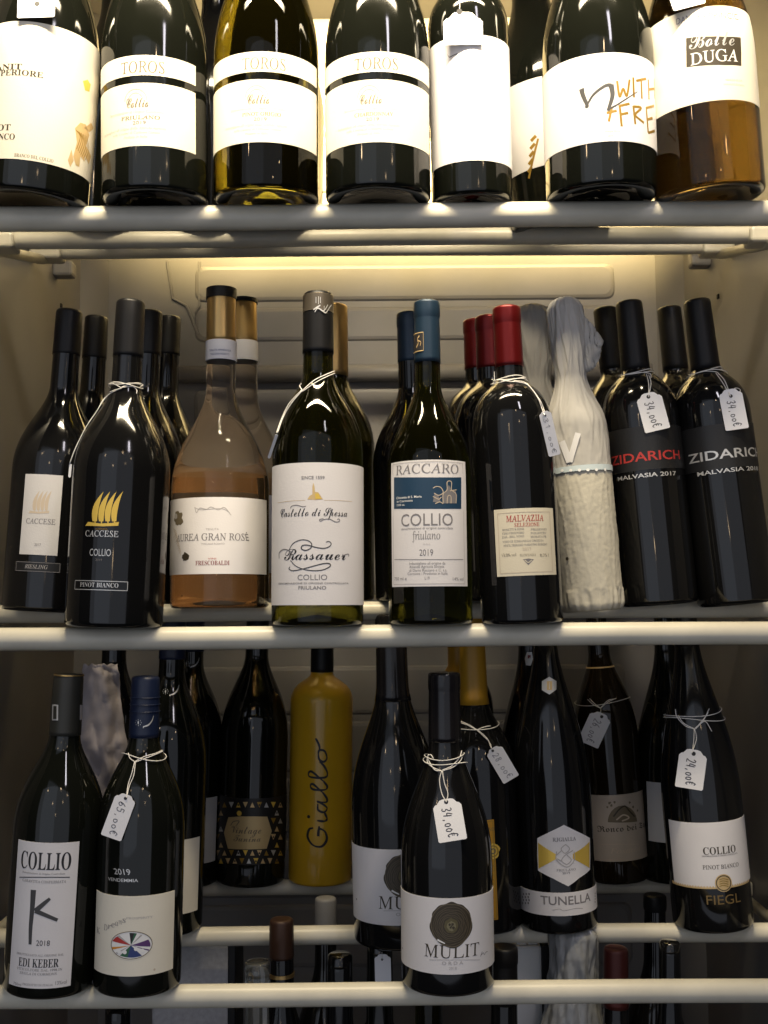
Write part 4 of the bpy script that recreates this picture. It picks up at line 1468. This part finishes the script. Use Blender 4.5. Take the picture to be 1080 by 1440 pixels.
# tree-ring emblem pair
for D, xb, tp, wd, c, lab in ((1.06, 562, (549, 864), 126, (550 - 64.5, 1160 - 69, 5.538), 'black bottle with half-hidden tree-ring emblem, behind its tagged twin'), (.94, 630, (624.5, 946), 128.5, CM, 'black bottle with dark tree-ring emblem on white label and hanging price card, in front')):
    b = Bottle(lab, 'low', D, xb, wd, 'burg', G_BLACK, top=tp, group=GL)
    fr_ = D < 1
    b.capsule(1042 if fr_ else 985, C_GLOSS, ring=True)
    l = b.label(c, None, None, 572, 1165, P_WHITE, xm=440)
    b.disc(l, c, 470, 778, 163, I_BROWN, rough=.055, n=64)
    b.arcs(l, c, 470, 780, 152, 5, I_TAUPE, wob=.05, lift=.00050)
    for i, r in enumerate((134, 118, 104, 90, 78, 66)):
        b.arcs(l, c, 468, 785, r, 2.2, I_TAUPE, wob=.09, lift=.0005)
    b.disc(l, c, 466, 785, 54, mat('ink_olive', (.10, .085, .04), .5), rough=.1, lift=.00052)
    b.disc(l, c, 468, 788, 34, I_SAND if False else mat('ink_olive_light', (.19, .17, .10), .5), rough=.16, lift=.00056)
    for q in ((455, 775, 9), (478, 772, 10), (462, 798, 8), (484, 800, 11), (470, 786, 6)):
        b.disc(l, c, q[0], q[1], q[2], I_BROWN, lift=.0006, n=10, rough=.2)
    b.stroke(l, c, [(362, 892), (385, 905), (412, 918), (420, 922)], lambda t: 14 - 8 * t, I_WHITE, lift=.0006, name='emblem')
    b.text(l, c, 'MULIT', 262, 684, 1036, 92, 'serif', I_BROWN)
    b.stroke(l, c, [(692, 1025), (706, 985), (700, 1010), (716, 995), (722, 1010), (734, 990), (748, 985)], 4, I_GREY)
    b.rule(l, c, 300, 690, 1050, 2.5, I_GREY)
    b.text(l, c, 'O R D A', 396, 560, 1088, 24, 'sansb', I_PALE)
    b.text(l, c, '2018', 450, 510, 1126, 20, 'sans', I_PALE)
    b.disc(l, c, 92, 960, 8, I_GREY, n=10, rough=.3)
    b.done()
price_tag('price card hanging upright on the front tree-ring emblem bottle', b, C7, (688, 637), (661, 786), (764, 771), (640, 652), (740, 632), [[(672, 525), (664, 560), (672, 606), (688, 637)], [(674, 525), (682, 570), (694, 606), (689, 637)], [(672, 525), (640, 512), (620, 492), (624, 464)], [(672, 525), (645, 520), (622, 478), (632, 466), (642, 480)], [(674, 522), (706, 508), (735, 478), (744, 452)], [(674, 525), (712, 512), (738, 490), (746, 474)]], '34,oo€', ring=[(470, .05), (490, -.08)])

# yellow capsules
b = Bottle('dark bottle whose yellow capsule shows behind the other yellow capsule on the lower rack', 'low', 1.27, 655, 92, 'bord', G_BLACK, axis=(646, 930), h=.32, group=GL)
b.capsule(.70, C_YELLOW, ring=False)
b = Bottle('dark bottle with yellow capsule and tall narrow amber label, behind the front tree-ring bottle', 'low', 1.10, 680, 108, 'slope', G_BLACK, axis=(665, 940), h=.325, group=GL)
b.capsule(990, C_YELLOW, ring=False)
l = b.label(C7, 775, 868, 703, 1066, P_AMBER, xm=825)
b.frame(l, C7, 779, 864, 708, 1060, 3, I_DGOLD)
b.disc(l, C7, 857, 815, 26, I_GOLD, rough=.12)
b.arcs(l, C7, 857, 815, 18, 4, I_DGOLD, lift=.0006)
b.arcs(l, C7, 857, 815, 8, 4, I_TAUPE, lift=.0006)
for k in range(6):
    b.stroke(l, C7, [(846, 860 + k * 32), (858, 868 + k * 32), (848, 878 + k * 32), (860, 888 + k * 32)], 3, I_DGOLD, name='emblem')
b.text(l, C7, 'VINO', 826, 862, 742, 12, 'serif', I_TAUPE)
b.done()
price_tag('price card slanting right on the bottle with yellow capsule and amber label', b, C7, (853, 446), (898, 574), (941, 524), (832, 462), (882, 424), [[(800, 378), (826, 402), (846, 424), (853, 446)], [(802, 376), (836, 408), (852, 446)], [(800, 378), (770, 362), (740, 350)], [(802, 378), (770, 358), (742, 346)], [(800, 376), (825, 366), (848, 362)]], '28,oo€', ring=[(362, .08)], pen=PENCILL)

# hexagon label
b = Bottle('black bottle with small silver hexagon on its neck, hidden behind the yellow-white hexagon label', 'low', 1.28, 757, 98, 'flute', G_BLACK, axis=(744, 925), h=.325, group=GL)
b.poly(None, C8, [(150, 118), (157, 95), (174, 95), (178, 120), (170, 144), (154, 142)], I_SILV, name='neck_emblem', lift=.0008)
b.poly(None, C8, [(160, 106), (170, 106), (170, 118), (160, 118)], I_DRED, name='neck_emblem', lift=.001)
b.done()
b = Bottle('black tapering bottle with yellow and white hexagon label above a white name strip', 'low', 1.10, 786, 107, 'flute', G_BLACK, axis=(767.5, 920), h=.345, group=GL)
b.poly(None, C8, [(237, 184), (262, 200), (262, 230), (238, 248), (212, 232), (212, 200)], I_SILV, name='neck_emblem', lift=.0008)
b.poly(None, C8, [(229, 200), (247, 200), (247, 232), (229, 232)], I_PGOLD, name='neck_emblem', lift=.001)
b.stroke(None, C8, [(238, 204), (238, 228)], 3, I_WHITE, name='neck_emblem', lift=.0012)
def hexw(pts, m, lift):
    b.poly(None, C8, pts, m, name='hexagon_label', lift=lift)
hexw([(290, 720), (336, 743), (383, 768), (384, 828), (383, 882), (345, 912), (306, 942), (252, 914), (198, 885), (196, 826), (195, 768), (242, 744)], P_WHITE, .0005)
hexw([(198, 784), (262, 826), (264, 842), (200, 878)], I_GOLD, .0007)
hexw([(381, 780), (322, 824), (322, 842), (381, 876)], I_GOLD, .0007)
b.text(None, C8, 'RJGIALLA', 250, 333, 779, 13, 'bold', I_GREY, lift=.0007)
b.text(None, C8, 'FRIULANO', 264, 332, 887, 8, 'serifm', I_GREY, lift=.0007)
b.text(None, C8, '2019', 284, 312, 897, 7, 'serifm', I_GREY, lift=.0007)
for st in ([(296, 790), (280, 806), (294, 822), (310, 806), (296, 790)], [(262, 830), (282, 812)], [(322, 812), (296, 828), (282, 848), (300, 862), (316, 846), (300, 828)], [(266, 842), (284, 852)], [(264, 816), (264, 846), (300, 872), (326, 848), (326, 816)]):
    b.stroke(None, C8, st, 3, I_PALE, name='hexagon_label', lift=.0008)
l = b.label(C8, None, None, 966, 1050, P_WHITE, xm=275, name='name_strip')
b.text(l, C8, 'TUNELLA', 208, 386, 1009, 29, 'sansb', I_GREY)
for i in range(3):
    for j in range(4):
        b.disc(l, C8, 146 + i * 10 - (j % 2) * 3, 970 + j * 11, 4.2, I_GREY, n=8)
        b.disc(l, C8, 402 + i * 8, 968 + j * 10, 3.6, I_GREY, n=8)
b.stroke(l, C8, [(250, 1028), (275, 1024), (290, 1030), (330, 1022), (358, 1022)], 2, I_PALE)
b.done()

# dome emblem bottle
b = Bottle('brown-black bottle with dark dome emblem on a fawn label', 'low', 1.28, 870, 88, 'burgh', mat('glass_umber', (0.012, 0.008, 0.004), .035, rvar=.1), axis=(842, 915), h=.325, group=GL)
l = b.label(C8, 378, 600, 611, 853, P_KRAFT, xm=490)
dome = [(450, 710)] + [(502 + 53 * math.cos(R_(a)), 712 - 62 * math.sin(R_(a))) for a in range(170, 9, -16)] + [(555, 708)]
b.poly(l, C8, dome, I_TAUPE)
b.stroke(l, C8, [(470, 690), (490, 664), (510, 652), (525, 668), (545, 690)], 5, I_BROWN, name='emblem', lift=.0006)
b.stroke(l, C8, [(480, 702), (505, 684), (525, 694), (500, 706)], 5, I_SAND, name='emblem', lift=.0006)
for q in ((456, 640), (448, 656), (474, 638), (528, 640), (540, 655), (556, 668), (462, 650)):
    b.disc(l, C8, q[0], q[1], 4.5, I_TAUPE, n=8, rough=.4)
b.text(l, C8, 'Ronco dei Tassi', 413, 612, 743, 26, 'frak', I_BROWN)
b.text(l, C8, 'Fosarin', 458, 566, 822, 18, 'ital', I_SAND)
b.rule(l, C8, 420, 560, 790, 1.6, I_SAND)
b.frame(l, C8, 384, 596, 618, 846, 1.6, I_SAND)
b.band(938.5, 936.5, I_PGOLD, .0007, name='neck_ring')
b.done()
price_tag('price card leaning left on the bottle with the dark dome emblem', b, C8, (424, 322), (340, 406), (408, 437), (384, 300), (458, 340), [[(424, 298), (424, 322)], [(424, 298), (400, 280), (384, 264)], [(422, 298), (396, 284), (376, 266)], [(424, 298), (450, 276), (480, 262)], [(424, 296), (450, 270), (478, 264)]], '26,oo€', ring=[(270, .05)], pen=PENCILL)

# gold seal pair at the right
b = Bottle('dark bottle with a sliver of plain pale label, behind the gold seal bottle at right', 'low', 1.28, 948, 97, 'flute', G_GREEN, axis=(936, 930), h=.325, group=GL)
l = b.label(C8, 594, 664, 567, 782, P_GREY, xm=629)
b.done()
b = Bottle('dark bottle with white label, gold seal and gold lettering, rightmost on the lower rack', 'low', 1.10, 1003, 109, 'flute', G_BLACK, axis=(967.5, 922), h=.345, group=GL)
b.capsule(.80, C_GLOSS, ring=False)
l = b.label(C8, 682, 956, 712, 946, P_WHITE, xm=822)
bd = b.label(C8, 686, 962, 942, 952, I_PGOLD, xm=826, name='gold_edge')
b.text(l, C8, 'COLLIO', 795, 912, 826, 25, 'bold', I_BROWN)
b.text(l, C8, 'DENOMINAZIONE DI ORIGINE CONTROLLATA', 790, 918, 834, 5, 'sansb', I_GREY)
b.text(l, C8, 'PINOT BIANCO', 793, 922, 879, 14, 'serifm', I_BROWN)
b.disc(l, C8, 868, 930, 30, I_PGOLD, name='gold_seal', lift=.0007)
b.arcs(l, C8, 868, 930, 25, 3, I_BROWN, name='gold_seal', lift=.0009)
for k in range(4):
    b.stroke(l, C8, [(852, 918 + k * 8), (866, 914 + k * 8), (884, 918 + k * 8)], 2.5, I_DGOLD, name='gold_seal', lift=.0009)
b.text(None, C8, 'FIEGL', 808, 930, 1007, 31, 'sans', I_UMBER)
b.done()
price_tag('price card hanging straight on the gold seal bottle at right', b, C8, (754, 460), (687, 577), (786, 594), (703, 452), (803, 468), [[(764, 374), (770, 410), (754, 460)], [(762, 374), (760, 420), (755, 460)], [(764, 374), (730, 362), (700, 330), (694, 302)], [(764, 374), (724, 352), (704, 324)], [(764, 372), (796, 340), (816, 300)], [(766, 374), (800, 346), (826, 382)], [(766, 372), (802, 330), (812, 312)]], '24,oo€', ring=[(312, .08), (330, -.06)])

# ================================================================== bottom of the fridge, glimpsed between the bars
def low_bottle(label, D, x, ytop, wd, prof='burgh', gl=G_BLACK, cap=None, capf=.84, ring=False, **k):
    z = at(x, ytop, D).z
    b = Bottle(label, 'floor', D, x, wd, prof, gl, axis=(x, ytop + 5), h=z - FLOOR_Z, group=GF, **k)
    if cap:
        b.capsule(capf, cap, ring=ring)
    return b


low_bottle('clear glass bottle neck with glass stopper between the lower bars', 1.02, 362, 1352, 100, gl=G_CLEAR, cap=G_CLEAR, capf=.93, ring=True).done()
b = low_bottle('dark bottle with coppery capsule and gold ring low behind the bars', 1.06, 396, 1292, 104, cap=C_COPPER, capf=.90)
b.band(1372, 1367, C_GOLD, .001, name='gold_ring')
low_bottle('bottle with smooth pale grey cap under the yellow lacquered bottle', 1.18, 458, 1262, 92, cap=C_PALE, capf=.90).done()
low_bottle('black bottle left of the small hanging card at the bottom', 1.05, 478, 1340, 110, 'bord').done()
b = low_bottle('dark green bottle carrying a small price card at the bottom', 1.07, 534, 1320, 112, 'bord', G_GREEN, capf=.86)
b.done()
price_tag('small price card hanging low behind the bars, left of the front tree-ring bottle', b, C7, (456, 1207), (436, 1286), (484, 1290), (424, 1198), (492, 1196), [[(456, 1180), (456, 1207)]], '', pen=PENCILL)
low_bottle('pale green bottle directly under the front tree-ring bottle', 1.03, 603, 1345, 116, 'burgh', G_OLIVE, cap=C_PALE, capf=.94).done()
low_bottle('bottle with broad black cap beside the white carton', 1.0, 709, 1331, 112, 'burgh', cap=C_BLACK, capf=.86, ring=True).done()
low_bottle('bottle with dull red capsule low behind the bars', 1.04, 866, 1332, 104, 'burgh', cap=C_DULLRED, capf=.84).done()
low_bottle('black bottle standing low between the red capsule and the right wall', 1.06, 942, 1322, 104, 'flute').done()
low_bottle('dark jar-capped bottle with pale band under the gold seal pair', 1.18, 921, 1258, 92, cap=C_BLACK, capf=.965, ring=True).done()
low_bottle('dark bottle low in the left corner of the fridge', 1.0, 166, 1412, 112).done()
low_bottle('dark bottle behind the speckled carton at the bottom', 1.16, 262, 1268, 92).done()
low_bottle('dark bottle standing low behind the hexagon label bottle', 1.18, 800, 1270, 92).done()


def carton(label, x0, x1, yt, D, dep, m, strap=None):
    p, q = at(x0, yt, D), at(x1, yt, D)
    M = Matrix.Translation(((p.x + q.x) / 2, D + dep / 2, FLOOR_Z))
    rt = empty('carton', M, label, 'box')
    hw, hz = (q.x - p.x) / 2, (p.z + q.z) / 2 - FLOOR_Z
    bm = bmesh.new()
    box(bm, (-hw, -dep / 2, 0), (hw, dep / 2, hz), .003)
    link('side_walls', bm, m, rt, False)
    bm = bmesh.new()
    box(bm, (-hw + .004, -dep / 2 + .004, hz - .002), (-.001, dep / 2 - .004, hz + .0015))
    box(bm, (.001, -dep / 2 + .004, hz - .002), (hw - .004, dep / 2 - .004, hz + .0015))
    link('flaps', bm, m, rt, False)
    if strap:
        bm = bmesh.new()
        box(bm, (hw - .001, -dep / 2 - .001, 0), (hw + .007, dep / 2 + .001, hz + .001), .001)
        link('edge_strip', bm, C_BLACK, rt, False)


carton('grey speckled carton with black edge at the bottom left of the fridge', 214, 322, 1330, 1.125, .06, CARTON, True)
carton('white carton with black edge at the bottom right of the fridge', 722, 762, 1330, 1.125, .06, CARTONW, True)
# bag of clear film over a bottle
b = low_bottle('bottle bundled in crinkled clear plastic film at the bottom', 1.09, 806, 1286, 96, name='wrapped_bottle')
bm = bmesh.new()
g = []
for j in range(121):
    z = b.h * 1.02 * (j / 120)
    row = []
    for i in range(90):
        a = 2 * PI * i / 90
        q = Vector((math.cos(a) * 2.5, math.sin(a) * 2.5, z * 22))
        r = max(.004, (b.r(min(z, b.h)) * .7 + b.R * .30) + .003 + .005 * noise.noise(q) + .004 * (.5 - abs(noise.noise(q * 2.2))) + .002 * (.5 - abs(noise.noise(q * 5))))
        if j > 112:
            r *= (121 - j) / 9
        row.append(bm.verts.new((r * math.cos(a), r * math.sin(a), z)))
    g.append(row)
for j in range(120):
    for i in range(90):
        bm.faces.new((g[j][i], g[j][(i + 1) % 90], g[j + 1][(i + 1) % 90], g[j + 1][i]))
link('plastic_film', bm, CLING, b.root, True)
